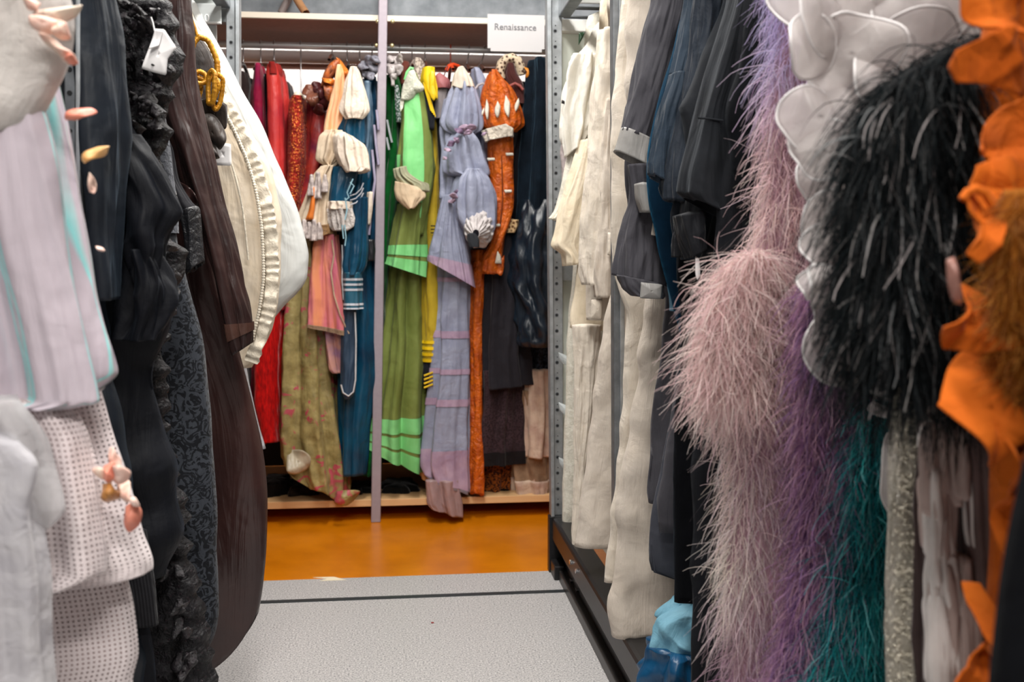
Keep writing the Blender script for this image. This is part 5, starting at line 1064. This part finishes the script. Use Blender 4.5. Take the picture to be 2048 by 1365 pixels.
# long linen shirt dresses
t = T_('cream_linen_shirt', 'cream linen shirt with a long creased sleeve and buttoned cuff, left of the mid post', 'shirt', .7, 3.0)
s = side([(60, 1212), (110, 1205), (180, 1195), (260, 1188), (340, 1182), (440, 1178), (540, 1176), (640, 1178)], 3.02, 1, d=.045, nf=6, fa=.014, ft=.6, seed=309, wr=.006); s.mesh('body', MLN, t)
s = hang([(60, 1205, 1218), (110, 1200, 1225), (200, 1190, 1226), (300, 1182, 1220), (400, 1172, 1215), (480, 1166, 1205), (540, 1168, 1196), (570, 1172, 1192)], 2.93, .035, nf=3, fa=.008, ft=.8, seed=311, wr=.008, ku=3, kv=5); s.mesh('long_sleeve', MLN, t, nv=80)
s = hang([(200, 1212, 1235), (300, 1205, 1236), (400, 1200, 1236), (500, 1192, 1236), (560, 1188, 1236), (595, 1192, 1236)], 2.9, .03, nf=3, fa=.008, seed=312, wr=.008); s.mesh('second_sleeve', MLN2, t, nv=70)
flap('cuff', [(1183, 600), (1205, 598), (1203, 640), (1182, 638)], 2.9, MLN, t, dome=.01, smooth_out=False)
flap('cuff', [(1216, 465), (1233, 468), (1232, 515), (1215, 510)], 2.84, MLN, t, dome=.008, smooth_out=False)
tag(discs('shell_button', [P1(1224, 495, 2.825)], .004, plain('shell button', 'cfc4b0', .3), None), 'small shell button on the cuff left of the mid post', 'button') if False else discs('button', [P1(1224, 495, 2.825)], .004, plain('shell button', 'a89c88', .3), t)
t = T_('tan_linen_gown', 'ecru linen gown with a sharp straight hem at base height, left of the mid post', 'gown', .7, 2.86)
side([(540, 1240), (600, 1225), (660, 1212), (760, 1198), (850, 1190), (930, 1178), (1000, 1165), (1070, 1152), (1092, 1148)], 2.8, 1, d=.045, nf=5, fa=.014, ft=.5, seed=313, wr=.006, slope=0).mesh('body', MLN2, t, nv=110)
hang([(650, 1146, 1200), (760, 1150, 1195), (860, 1150, 1185), (960, 1150, 1175), (1080, 1146, 1165), (1112, 1146, 1160)], 3.08, .02, nf=4, fa=.01, seed=314).mesh('underskirt', MLN, t)
t = T_('cream_bias_gown', 'cream cotton gown with long narrow folds showing both sides of the mid post', 'gown', .7, 2.46)
side([(0, 1246), (60, 1243), (140, 1236), (220, 1229), (300, 1225), (380, 1223), (460, 1222), (520, 1224), (580, 1240), (640, 1258), (720, 1254), (820, 1250), (900, 1240), (980, 1230), (1060, 1220), (1130, 1213), (1165, 1210)], 2.44, 1, d=.035, nf=7, fa=.014, ft=.6, seed=315, wr=.006).mesh('body', MLN, t, nu=150, nv=130)
t = T_('cream_panel_gown', 'long cream linen gown with creased lower panel ending above the black base', 'gown', .7, 2.32)
side([(0, 1262), (200, 1254), (400, 1262), (600, 1300), (680, 1288), (780, 1272), (880, 1258), (1000, 1246), (1100, 1238), (1200, 1231), (1270, 1228)], 2.32, 1, d=.045, nf=5, fa=.014, ft=.5, seed=317, wr=.008, ku=4, kv=4).mesh('body', MLN2, t, nu=150, nv=130)
# grey gown with light cuffs
MGY = cloth('steel grey wool', '4b4a50', c2='403f45', rough=.7, crumple=.3, cs=10, sheen=.2); MGC = satin('silver grey satin', '9d9b98', rough=.45, crumple=.15)
t = T_('grey_cuffed_gown', 'steel grey wool gown with two sleeves turned back in silver grey cuffs', 'gown', .7, 2.15)
side([(0, 1330), (100, 1300), (250, 1270), (330, 1250), (420, 1256), (520, 1262), (600, 1330), (700, 1322), (800, 1308), (900, 1298), (980, 1293), (1008, 1298)], 2.18, 1, d=.035, nf=5, fa=.012, ft=.6, seed=319, wr=.004).mesh('body', MGY, t, nu=140, nv=120)
s = hang([(-60, 1312, 1375), (0, 1308, 1372), (60, 1292, 1362), (120, 1278, 1350), (180, 1264, 1338), (1249, 240, 1315, 268), (1243, 262, 1308, 290)], 2.1, .03, nf=3, fa=.006, ft=.6, seed=321, wr=.003); s.mesh('upper_sleeve', MGY, t, nv=60)
s = hang([(1244, 256, 1308, 286), (1238, 280, 1306, 312), (1231, 304, 1302, 340)], 2.1, .036, nf=3, fa=.003, seed=322, wr=.001); s.mesh('silver_cuff', MGC, t, nv=16)
s = hang([(330, 1256, 1320), (400, 1262, 1325), (440, 1252, 1325), (470, 1244, 1328), (1240, 500, 1330, 520), (1236, 530, 1328, 548), (1234, 552, 1326, 572)], 2.08, .03, nf=3, fa=.008, seed=323, wr=.004); s.mesh('lower_sleeve', MGY, t, nv=50)
s = hang([(1236, 550, 1326, 570), (1244, 575, 1326, 590), (1262, 592, 1322, 598)], 2.07, .028, nf=3, fa=.003, seed=324); s.mesh('sleeve_hem', MGY, t, nv=12)
hang([(368, 1270, 1302), (395, 1272, 1306), (425, 1281, 1308)], 2.03, .022, nf=2, fa=.001, wr=.0005).mesh('silver_cuff', MGC, t, nv=14)
flap('pale_lining', [(1308, 430), (1318, 432), (1318, 473), (1302, 470)], 2.03, MLN, t, smooth_out=False)
flap('silver_lining', [(1282, 565), (1325, 572), (1322, 598), (1280, 596)], 2.03, MGC, t, dome=.006)
t = T_('grey_underlayer_gown', 'slate grey gown showing only its two stepped hems below the cuffed gown', 'gown', .7, 2.05)
side([(700, 1362), (850, 1345), (950, 1330), (1010, 1318), (1065, 1320)], 2.06, 1, d=.022, nf=4, fa=.006, seed=325).mesh('upper_layer', MGY, t, nv=60)
side([(700, 1366), (900, 1325), (1000, 1305), (1060, 1296), (1110, 1293), (1145, 1300), (1160, 1345)], 2.11, 1, d=.022, nf=4, fa=.008, seed=326).mesh('lower_layer', cloth('slate wool', '4a4c55', c2='40424a'), t, nv=70)
# teal velvet
t = T_('petrol_velvet_gown', 'petrol blue velvet gown showing as a curved strip between grey suits', 'gown', .7, 1.99)
MPV = velvet('petrol blue velvet', '07263c', c2='061c2e', vs=4, sheen=.5, sheen_c='2f86b0')
side([(0, 1378), (60, 1360), (150, 1336), (230, 1314), (300, 1301), (350, 1298), (400, 1302), (460, 1316), (540, 1334), (600, 1348), (660, 1362), (760, 1380)], 1.99, 1, d=.03, nf=3, fa=.006, seed=327, wr=.003).mesh('body', MPV, t, nv=120)
t = T_('sky_blue_sash', 'pale sky blue sash end beneath the petrol velvet gown', 'sash', P1(1350, 600, 2.03)[0], 2.03, P1(1350, 625, 2.03)[2])
hang([(540, 1338, 1350), (600, 1341, 1354), (622, 1341, 1356)], 2.035, .01, nf=2, fa=.002).mesh('body', satin('sky blue cotton', '6fa3bf'), t, nu=40, nv=20)
# slate suit sleeves
MSB = cloth('slate blue serge', '2f3c4a', c2='28333f', rough=.6, crumple=.35, cs=12, sheen=.25)
t = T_('slate_blue_coat', 'slate blue serge coat with wide sleeve, right of the petrol velvet', 'coat', .7, 1.91)
side([(0, 1385), (100, 1370), (200, 1355), (300, 1345), (420, 1350), (500, 1360), (520, 1366)], 1.93, 1, d=.025, nf=4, fa=.008, seed=329).mesh('body', MSB, t)
hang([(-60, 1378, 1420), (0, 1374, 1412), (60, 1364, 1404), (150, 1345, 1372)], 1.88, .03, nf=3, fa=.006, seed=330, wr=.003).mesh('upper_sleeve', MSB, t, nv=40)
hang([(148, 1344, 1368), (200, 1331, 1362), (260, 1316, 1352), (310, 1307, 1346), (1303, 342, 1345, 368), (1304, 352, 1344, 376)], 1.865, .03, nf=3, fa=.006, seed=331, wr=.004).mesh('lower_sleeve', MSB, t, nv=60)
hang([(360, 1325, 1342), (385, 1325, 1340), (400, 1330, 1342)], 1.88, .015, nf=2, fa=.003).mesh('inner_cuff', MSB, t, nu=40, nv=14)
t = T_('blue_grey_jacket', 'blue grey jacket whose sleeve hem steps lower beside the slate coat', 'jacket', .7, 1.86)
MBG = cloth('blue grey worsted', '272e38', c2='20262f', rough=.6, crumple=.3, sheen=.2)
hang([(-60, 1400, 1450), (0, 1395, 1440), (100, 1385, 1425), (200, 1368, 1400), (300, 1350, 1385), (380, 1338, 1372), (1338, 402, 1368, 408)], 1.83, .028, nf=3, fa=.008, seed=333, wr=.005).mesh('sleeve', MBG, t, nv=70)
side([(200, 1402), (300, 1395), (400, 1350), (440, 1340), (480, 1345), (520, 1360)], 1.85, 1, d=.018, nf=3, fa=.006, seed=334).mesh('body', MBG, t, nv=60)
# charcoal coat
MCC = cloth('charcoal felt', '202328', c2='1a1c20', rough=.85, crumple=.3, cs=8, sheen=.2, sheen_c='97a0aa')
t = T_('charcoal_felt_coat', 'charcoal felt coat with a wide pointed sleeve hem, in front of the blue grey jacket', 'coat', .7, 1.76)
side([(0, 1455), (80, 1425), (140, 1400), (200, 1375), (216, 1366), (235, 1372), (300, 1380), (380, 1420), (460, 1450), (500, 1470), (700, 1475)], 1.79, 1, d=.025, nf=3, fa=.006, seed=335, wr=.004).mesh('body', MCC, t)
hang([(-60, 1470, 1510), (0, 1462, 1500), (80, 1440, 1480), (160, 1415, 1462), (232, 1396, 1445), (300, 1378, 1462), (350, 1366, 1476), (1363, 382, 1486, 420), (1375, 396, 1490, 455)], 1.72, .035, nf=3, fa=.008, seed=337, wr=.003, ku=2, kv=2).mesh('wide_sleeve', MCC, t, nv=90)
tube('shoulder_seam', [P1(x, y, 1.68) for x, y in ((1396, 236), (1420, 238), (1446, 242))], .002, MCC, t, n=5)
t = T_('black_cuffed_jacket', 'black jacket with a boxy folded cuff below the charcoal sleeve', 'jacket', .7, 1.82)
MBX = cloth('black twill', '1a1c21', c2='131519', rough=.7, crumple=.3, sheen=.3)
hang([(1352, 432, 1402, 424), (1362, 475, 1404, 470), (1378, 515, 1405, 500)], 1.74, .03, nf=2, fa=.003, seed=338).mesh('folded_cuff', MBX, t, nv=24)
hang([(395, 1370, 1410), (440, 1366, 1405), (480, 1352, 1370), (515, 1352, 1372)], 1.8, .025, nf=3, fa=.005, seed=339).mesh('sleeve', MBX, t, nv=40)
flap('pale_lining_edge', [(1391, 512), (1398, 520), (1400, 548), (1395, 560), (1391, 545)], 1.72, PAPER, t, dome=.002)
side([(380, 1440), (470, 1420), (540, 1400), (640, 1385), (700, 1380)], 1.81, 1, d=.02, nf=3, fa=.006, seed=340).mesh('body', MBX, t, nv=50)
t = T_('black_long_gown', 'long black velvet gown hanging to the base beside the grey hems', 'gown', .7, 1.84)
MBV = velvet('black velvet', '0b0c10', c2='08090c', sheen=.12, sheen_c='6b7684')
side([(560, 1356), (640, 1364), (720, 1360), (850, 1352), (950, 1350), (1050, 1351), (1140, 1353), (1205, 1352)], 1.885, 1, d=.022, nf=4, fa=.01, seed=341).mesh('skirt', MBV, t)
t = T_('black_wool_gown', 'black wool gown left of the pink feathers, running below the frame', 'gown', .7, 1.66)
side([(420, 1440), (560, 1425), (740, 1412), (850, 1398), (1000, 1392), (1150, 1390), (1365, 1388), (1500, 1390)], 1.69, 1, d=.035, nf=6, fa=.014, ft=.7, seed=343).mesh('skirt', cloth('black wool gown', '181a1f', c2='111318', rough=.85, sheen=.05, sheen_c='8a929c'), t)
t = T_('black_coat', 'plain black coat above the charcoal sleeve, behind the lilac feathers', 'coat', .7, 1.62)
side([(0, 1508), (60, 1495), (140, 1478), (220, 1462), (300, 1470), (380, 1482), (450, 1490), (560, 1480)], 1.62, 1, d=.03, nf=3, fa=.008, seed=345, wr=.005).mesh('body', velvet('black coat wool', '0b0d11', sheen=.1, sheen_c='5f6a78'), t)
# folded blue cloths at the base
t = T_('light_blue_cloth', 'crumpled light blue cotton cloth on top of the dark blue one near the base', 'cloth', P1(1350, 1290, 2.0)[0], 2.0, P1(1350, 1300, 1.98)[2])
s = hang([(1214, 1374, 1396), (1235, 1340, 1402), (1262, 1328, 1404), (1300, 1308, 1404), (1312, 1312, 1404)], 2.0, .06, nf=5, fa=.012, ft=1, seed=347, wr=.018, ku=4, kv=8); s.mesh('body', satin('light blue cotton', '6fa0b4', c2='5d8fa5', rough=.7, crumple=.5, cs=20), t, nv=50)
t = T_('dark_blue_cloth', 'heaped dark blue satin cloth at the foot of the right rack', 'cloth', P1(1350, 1365, 2.0)[0], 2.0, .2)
s = hang([(1292, 1312, 1402), (1310, 1304, 1406), (1340, 1300, 1410), (1400, 1296, 1412), (1470, 1296, 1412)], 1.98, .07, nf=5, fa=.014, ft=1, seed=349, wr=.018, ku=4, kv=8); s.mesh('body', satin('dark blue satin', '0e4a70', c2='0a3a5c', crumple=.4), t, nv=50)
# ---------------------------------------------------------------- feathers
FM = feather_mat('ostrich feather', .6, .5)
def hexs(*h): return np.array([S(x)[:3] for x in h])
def feather_coat(t, s, n, uf, colf, length, width, name='feathers', seed=0, grav=1.2, curl=.4, t0=0, t1=1, outx=.7, seg=7, toward=.8):
    """barbs rooted on surface s, u range uf, colour by (u, t)"""
    g = np.random.RandomState(seed)
    u = g.uniform(*uf, n); tt = t0 + (t1 - t0) * g.uniform(0, 1, n)
    R0 = s.at(u, tt, -.004); R1 = s.at(u, tt, .03); N_ = R1 - R0
    N_ /= np.linalg.norm(N_, axis=1)[:, None] + 1e-9
    D = N_ * toward + g.normal(0, .35, (n, 3)) + np.array([0, 0, -.25])
    C = colf(R0, tt, u, g)
    return strands(name, R0, D, length * g.uniform(.45, 1.3, n), FM, t, width=width, seg=seg, grav=grav, curl=curl, seed=seed, COL=np.clip(C, 0, 1))
t = T_('pink_feather_coat', 'floor length coat of pale pink and lilac ostrich feathers, right of the black gowns', 'coat', .75, 1.5)
E1 = [(-40, 1560), (60, 1556), (200, 1545), (300, 1540), (400, 1530), (480, 1515), (540, 1470), (600, 1440), (680, 1425), (760, 1430), (820, 1450), (900, 1465), (1000, 1470), (1100, 1462), (1200, 1458), (1290, 1475), (1365, 1480), (1500, 1490)]
s = side(E1, 1.5, 1, d=.055, nf=5, fa=.012, ft=1, seed=351); s.mesh('lining', velvet('dusty pink lining', 'a37f8c'), t, nu=90, nv=90)
def pinkcol(R0, tt, u, g):
    z = R0[:, 2]; x = R0[:, 0]; n = len(z)
    keys_z = np.array([.45, .62, .8, .95, 1.1, 1.3, 1.42, 1.6]); pal = hexs('cbabbe', 'f2eae2', 'f2e4dc', 'ecd2ce', 'f0dad6', 'e2c6cc', 'bcaed0', 'b8aad2')
    c = np.stack([np.interp(z, keys_z, pal[:, k]) for k in range(3)], -1)
    edge = np.array([P1(0, 0, 1.5)[0]] * n); xm = x - np.interp(z, [.5, .9, 1.15, 1.5], [.47, .42, .53, .55])
    mv = hexs('a880ac', 'ba8eaa'); f = np.clip(xm / .14 - .35, 0, 1)[:, None] * np.clip((1.25 - z) / .2, 0.15, 1)[:, None] * .8
    c = c * (1 - f) + mv[g.randint(0, 2, n)] * f
    return c * g.uniform(.72, 1.2, (n, 1)) + g.normal(0, .025, (n, 3))
feather_coat(t, s, 38000, (.45, 1.0), pinkcol, .066, .0013, seed=1, grav=2.6, curl=.75, toward=.55)
feather_coat(t, s, 2200, (.47, .55), pinkcol, .085, .0015, seed=2, grav=2.8, curl=.9, toward=.8, name='edge_plumes')
s2 = hang([(500, 1490, 1530), (560, 1445, 1545), (620, 1425, 1550), (700, 1412, 1550), (800, 1435, 1540)], 1.475, .025, nf=5, fa=.01, seed=353)
def palec(R0, tt, u, g): return hexs('f4e2dc', 'f2e4e0', 'ecd0d0', 'e4c4c6')[g.randint(0, 4, len(u))] * g.uniform(.75, 1.1, (len(u), 1))
feather_coat(t, s2, 5000, (.45, 1.05), palec, .085, .0014, seed=3, grav=2.4, curl=1.0, toward=.6, name='sleeve_plumes')
# purple feather gown right of it
t = T_('mauve_feather_gown', 'mauve and purple ostrich feather gown between the pink coat and the teal gown', 'gown', .8, 1.38)
s = hang([(560, 1625, 1720), (640, 1625, 1730), (760, 1625, 1735), (860, 1625, 1725), (960, 1625, 1710), (1080, 1620, 1705), (1200, 1600, 1690), (1365, 1560, 1660), (1480, 1530, 1640)], 1.38, .04, nf=5, fa=.012, ft=1, seed=355); s.mesh('lining', velvet('purple lining', '5d3c66'), t, nu=90, nv=70)
def mauvec(R0, tt, u, g):
    c = hexs('b48bb0', 'a57aa6', 'c4a2ba', 'c8a0b2', '9070a2')[g.randint(0, 5, len(u))]; return c * g.uniform(.7, 1.25, (len(u), 1))
feather_coat(t, s, 16000, (.45, 1.05), mauvec, .066, .0013, seed=4, grav=2.6, curl=.8, toward=.5)
# teal
t = T_('teal_feather_gown', 'teal ostrich feather gown below the black feathers, left of silver lace', 'gown', .85, 1.32)
s = hang([(790, 1735, 1800), (860, 1725, 1815), (960, 1712, 1815), (1080, 1705, 1805), (1200, 1680, 1800), (1365, 1640, 1795), (1480, 1620, 1790)], 1.33, .035, nf=4, fa=.012, ft=1, seed=357); s.mesh('lining', velvet('dark teal lining', '073a42'), t, nu=80, nv=60)
def tealc(R0, tt, u, g):
    c = hexs('1a989e', '127c88', '34b2b2', '0e6670', '70bcc0')[g.randint(0, 5, len(u))]; return c * g.uniform(.6, 1.2, (len(u), 1))
feather_coat(t, s, 8000, (.45, 1.05), tealc, .07, .0016, seed=5, grav=2.4, curl=.7, toward=.5)
# organza petal gown
t = T_('organza_petal_gown', 'ivory organza gown covered in large round wired petals, behind the black feathers', 'gown', .8, 1.22)
MOG = satin('ivory organza', 'ded8d6', c2='d0c8c8', rough=.5, crumple=.4, cs=14, alpha=.62, trans=.35)
MWI = satin('white wired edge', 'ece8e8', rough=.4, alpha=.95)
s = hang([(-80, 1640, 1990), (100, 1650, 1990), (250, 1665, 1980), (400, 1680, 1970), (600, 1690, 1960), (730, 1700, 1950), (770, 1720, 1940)], 1.26, .04, nf=5, fa=.012, seed=361); s.mesh('body', cloth('ivory organza lining', 'd3ccc8', c2='c2b8b4', rough=.7, crumple=.5), t)
g = np.random.RandomState(11)
PET = [(1650, -10, 95), (1720, 30, 95), (1640, 45, 75), (1620, 95, 62), (1700, 110, 80), (1755, 80, 75), (1625, 240, 68), (1690, 215, 72), (1745, 160, 62), (1650, 300, 60), (1680, 300, 70), (1655, 365, 55), (1650, 440, 55), (1660, 500, 55), (1645, 575, 45), (1655, 650, 52), (1665, 705, 64), (1720, 730, 58), (1790, 745, 55), (1850, 20, 95), (1800, 10, 100), (1900, 60, 80), (1622, 572, 30), (1840, 110, 90)]
for i, (x, y, r) in enumerate(PET):
    a0 = g.uniform(0, 6.28); Yp = 1.20 - .012 * (i % 5) - (.02 if x < 1650 else 0)
    q = [(x + r * math.cos(a) * (1 + .07 * math.sin(2 * a + a0)), y + r * math.sin(a) * (1 + .07 * math.cos(3 * a + a0))) for a in np.linspace(0, 2 * np.pi, 14, endpoint=False)]
    tl = (g.uniform(-.5, .5), g.uniform(-.3, .5))
    o = flap('petal', q, Yp, MOG, t, dome=.025 * g.uniform(.3, 1), nz=.02, seed=i, res=44, rings=9, tilt=tl, solid=.0008)
    vv = np.array([v.co[:] for v in o.data.vertices])[-44:] + BASE[t]
    V, F, UV = tube_np(vv, .0017, 6, True); obj('wired_edge', V, F, MWI, o, UV)
# sheer lower border pieces
for i, q in enumerate(([(1800, 850), (1775, 880), (1765, 930), (1762, 980), (1775, 1020), (1800, 1045), (1812, 960)], [(1790, 1090), (1782, 1130), (1786, 1180), (1800, 1200), (1806, 1140)], [(1735, 800), (1800, 830), (1812, 845), (1790, 838), (1760, 832)])):
    o = flap('petal', q, 1.18, MOG, t, dome=.02, nz=.01, seed=40 + i, res=40, rings=7, solid=.0008)
    vv = np.array([v.co[:] for v in o.data.vertices])[-40:] + BASE[t]
    V, F, UV = tube_np(vv, .0015, 6, True); obj('wired_edge', V, F, MWI, o, UV)
# silver beaded lace
t = T_('silver_lace_gown', 'silver beaded lace column gown between teal feathers and taupe ribbons', 'gown', .8, 1.12)
MSI = cloth('silver beaded lace', 'c4beb0', c2='a8a294', rough=.35, spec=.7, weave=0, crumple=1.1, cs=110, pat='cells', pc='e4dfd0', ps=95, pt=.3, pw=.06, pr=.15)
s = hang([(700, 1800, 1880), (820, 1796, 1872), (950, 1796, 1868), (1080, 1790, 1862), (1200, 1786, 1856), (1365, 1788, 1850), (1480, 1790, 1848)], 1.13, .03, nf=4, fa=.004, ft=1, seed=365, wr=.004); s.mesh('body', MSI, t, nv=120)
g = np.random.RandomState(21); ub = []; tb = []
for k in range(2600):
    q = g.rand(); ph = 2 * math.pi * 14 * q; lane = g.randint(0, 3)
    ub.append(.75 + (.16 * math.sin(ph + lane * 2.1) if lane < 2 else g.uniform(-.22, .22)) + g.normal(0, .008)); tb.append(q)
C0 = s.at(np.array(ub), np.array(tb), .0015); ico = bmesh.new(); bmesh.ops.create_icosphere(ico, subdivisions=1, radius=1)
iv = np.array([v.co[:] for v in ico.verts]); fi = np.array([[v.index for v in f.verts] for f in ico.faces]); ico.free()
rad = g.uniform(.0009, .0022, len(C0)); Vb = (C0[:, None] + iv[None] * rad[:, None, None]).reshape(-1, 3); Fb = (fi[None] + np.arange(len(C0))[:, None, None] * len(iv)).reshape(-1, 3)
obj('beads', Vb, Fb, plain('silver beads', 'e2dccb', .22, .5), t)['kind'] = 'stuff'
# taupe ribbon fringe
t = T_('taupe_ribbon_gown', 'taupe gown of layered satin ribbon loops, left of the brown panel', 'gown', .8, 1.06)
MTA = satin('taupe satin ribbon', 'bba8a2', c2='a8948e', rough=.4, crumple=.3, cs=40, aniso=(4, 4, .6)); MTW = satin('pale ribbon', 'e4dedb', rough=.4, crumple=.3)
s = hang([(780, 1850, 1960), (900, 1850, 1965), (1100, 1840, 1965), (1365, 1840, 1960), (1480, 1840, 1950)], 1.08, .025, nf=8, fa=.008, ft=1, seed=367); s.mesh('lining', velvet('dark taupe lining', '4a3d3c'), t, nu=80, nv=50)
g = np.random.RandomState(4)
for i in range(44):
    x = g.uniform(1850, 1955); y = g.choice([830, 930, 1040, 1120, 1220]) + g.uniform(-20, 20); L_ = g.uniform(120, 200); w_ = g.uniform(9, 16)
    if i < 6: x = 1858 + 3 * i; y = 850 + i * 85
    hang([(y, x - w_ * .3, x + w_ * .3), (y + L_ * .2, x - w_ * .8, x + w_ * .7), (y + L_ * .6, x - w_ + 3, x + w_ + 3), (y + L_ * .95, x - w_ * .8 + 6, x + w_ * .8 + 6), (y + L_, x - w_ * .3 + 6, x + w_ * .3 + 6)], 1.035 - .01 * g.rand(), .008, nf=4, fa=.003, ft=1, seed=400 + i).mesh('ribbon_loop', MTW if (i < 6 or i % 5 == 0) else MTA, t, nu=28, nv=20)
t = T_('brown_jersey_gown', 'plain mushroom brown gown strip between taupe ribbons and orange felt', 'gown', .8, 1.0)
hang([(840, 1940, 2000), (950, 1945, 2003), (1100, 1950, 2000), (1200, 1955, 1995), (1245, 1962, 1988)], 1.02, .02, nf=3, fa=.008, ft=1, seed=371).mesh('panel', cloth('mushroom jersey', '7d6866', c2='6a5856'), t, nv=60)
# black feathers
t = T_('black_feather_cape', 'black and grey ostrich feather cape over the ivory petals', 'cape', .75, .98)
s = hang([(80, 1935, 1960), (120, 1860, 1975), (180, 1770, 1985), (240, 1745, 1985), (340, 1738, 1975), (480, 1725, 1930), (620, 1730, 1905), (720, 1745, 1900), (765, 1775, 1890)], 1.0, .04, nf=5, fa=.01, seed=373); s.mesh('lining', velvet('black feather lining', '0c0f12'), t, nu=80, nv=60)
def blackc(R0, tt, u, g):
    c = hexs('0d1216', '131a1e', '0a0d10', '1b2529')[g.randint(0, 4, len(u))] * g.uniform(.6, 1.3, (len(u), 1)); return c
feather_coat(t, s, 12000, (.42, 1.08), blackc, .085, .0014, seed=6, grav=2.6, curl=.45, toward=.5)
def greyc(R0, tt, u, g): return hexs('b5b1b0', 'c4bcbc', '8f9294')[g.randint(0, 3, len(u))] * g.uniform(.7, 1.1, (len(u), 1))
feather_coat(t, s, 420, (.5, 1.0), greyc, .08, .0028, seed=7, grav=2.4, curl=.6, toward=.7, name='grey_plumes', t0=.15, t1=.85)
def whitec(R0, tt, u, g): return hexs('b5afac', 'c5bcb6')[g.randint(0, 2, len(u))] * g.uniform(.8, 1.1, (len(u), 1))
# orange felt gown
t = T_('orange_felt_gown', 'bright orange felt gown with ragged leaf shaped flaps at the right edge', 'gown', .6, .85)
MOF = cloth('orange felt', 'cf681a', c2='b9540f', rough=.85, weave=0, crumple=.5, cs=40, sheen=.1, vs=8, trans=.08)
s = hang([(-80, 1990, 2300), (200, 2000, 2300), (400, 1990, 2300), (600, 1985, 2300), (850, 2010, 2300), (1050, 2020, 2300), (1250, 2000, 2300), (1480, 1990, 2300)], .93, .03, nf=6, fa=.014, ft=1, seed=375, wr=.006); s.mesh('body', MOF, t)
FL = [([(1930, -20), (1975, -30), (2060, -30), (2060, 90), (2000, 80), (1955, 60), (1935, 25)], .84), ([(1940, 90), (1990, 60), (2060, 80), (2060, 190), (1990, 175), (1945, 155), (1935, 120)], .82),
      ([(2060, 190), (2060, 350), (2020, 330), (1960, 385), (1990, 320), (1965, 300), (2000, 250), (2030, 210)], .86), ([(1960, 330), (2020, 310), (2060, 350), (2050, 480), (1985, 440), (1945, 370)], .85),
      ([(1925, 385), (1960, 368), (1990, 395), (2000, 440), (1960, 480), (1930, 530), (1910, 510), (1940, 450), (1920, 420)], .83), ([(1990, 420), (2060, 420), (2060, 640), (2010, 600), (1975, 520)], .865),
      ([(1880, 655), (1930, 610), (1975, 570), (2010, 620), (2000, 680), (1950, 705), (1905, 700)], .84), ([(1890, 815), (1940, 750), (2000, 680), (2040, 740), (2030, 860), (1985, 890), (1965, 930), (1930, 870)], .83),
      ([(1985, 860), (2030, 800), (2055, 880), (2050, 980), (2030, 1010), (2005, 960)], .82), ([(2005, 990), (2040, 900), (2060, 940), (2030, 1080), (2005, 1180), (2000, 1100)], .835),
      ([(1985, 1200), (2010, 1195), (2020, 1260), (2010, 1320), (1980, 1345), (1965, 1270)], .84), ([(1900, 1380), (1950, 1335), (2000, 1290), (2010, 1365), (1990, 1420)], .83)]
for i, (q, Yp) in enumerate(FL):
    flap('felt_flap', q, Yp, MOF, t, dome=0, nz=.018, crease=.02, seed=60 + i, res=80, rings=14, solid=.0025, smooth_out=False)
tube('felt_loop', [P1(x, y, .82) for x, y in ((1925, 400), (1935, 385), (1950, 378), (1970, 385), (1985, 410))], .004, MOF, t)
flap('sheer_lining', [(1893, 520), (1905, 515), (1918, 560), (1922, 610), (1905, 600), (1895, 560)], .84, satin('rose organza', 'b08074', alpha=.7), t, dome=.008)
# golden fur
t = T_('golden_fur_stole', 'golden brown fur stole at the right edge over the orange felt', 'stole', .52, .8)
s = hang([(380, 2020, 2200), (480, 2000, 2200), (600, 1995, 2200), (700, 2010, 2200), (800, 2035, 2200)], .82, .02, nf=4, fa=.006, seed=377); s.mesh('hide', velvet('golden hide', '9a5c1c'), t, nu=70, nv=40)
def furc(R0, tt, u, g): return hexs('b8742a', 'c98a3a', '8f5416')[g.randint(0, 3, len(u))] * g.uniform(.6, 1.2, (len(u), 1))
feather_coat(t, s, 5000, (.45, 1.0), furc, .028, .0011, seed=8, grav=.8, curl=.3, toward=.5, name='fur', seg=4)
t = T_('near_black_gown', 'out of focus black gown in the bottom right corner', 'gown', .45, .62)
side([(-150, 2330), (150, 2270), (500, 2160), (850, 2075), (950, 2055), (1050, 2035), (1150, 2018), (1250, 2005), (1365, 1996), (1500, 1990)], .66, 1, d=.02, nf=4, fa=.006, seed=379, c=.75).mesh('body', velvet('near black velvet', '0b0c10', sheen=.1), t, nv=50)
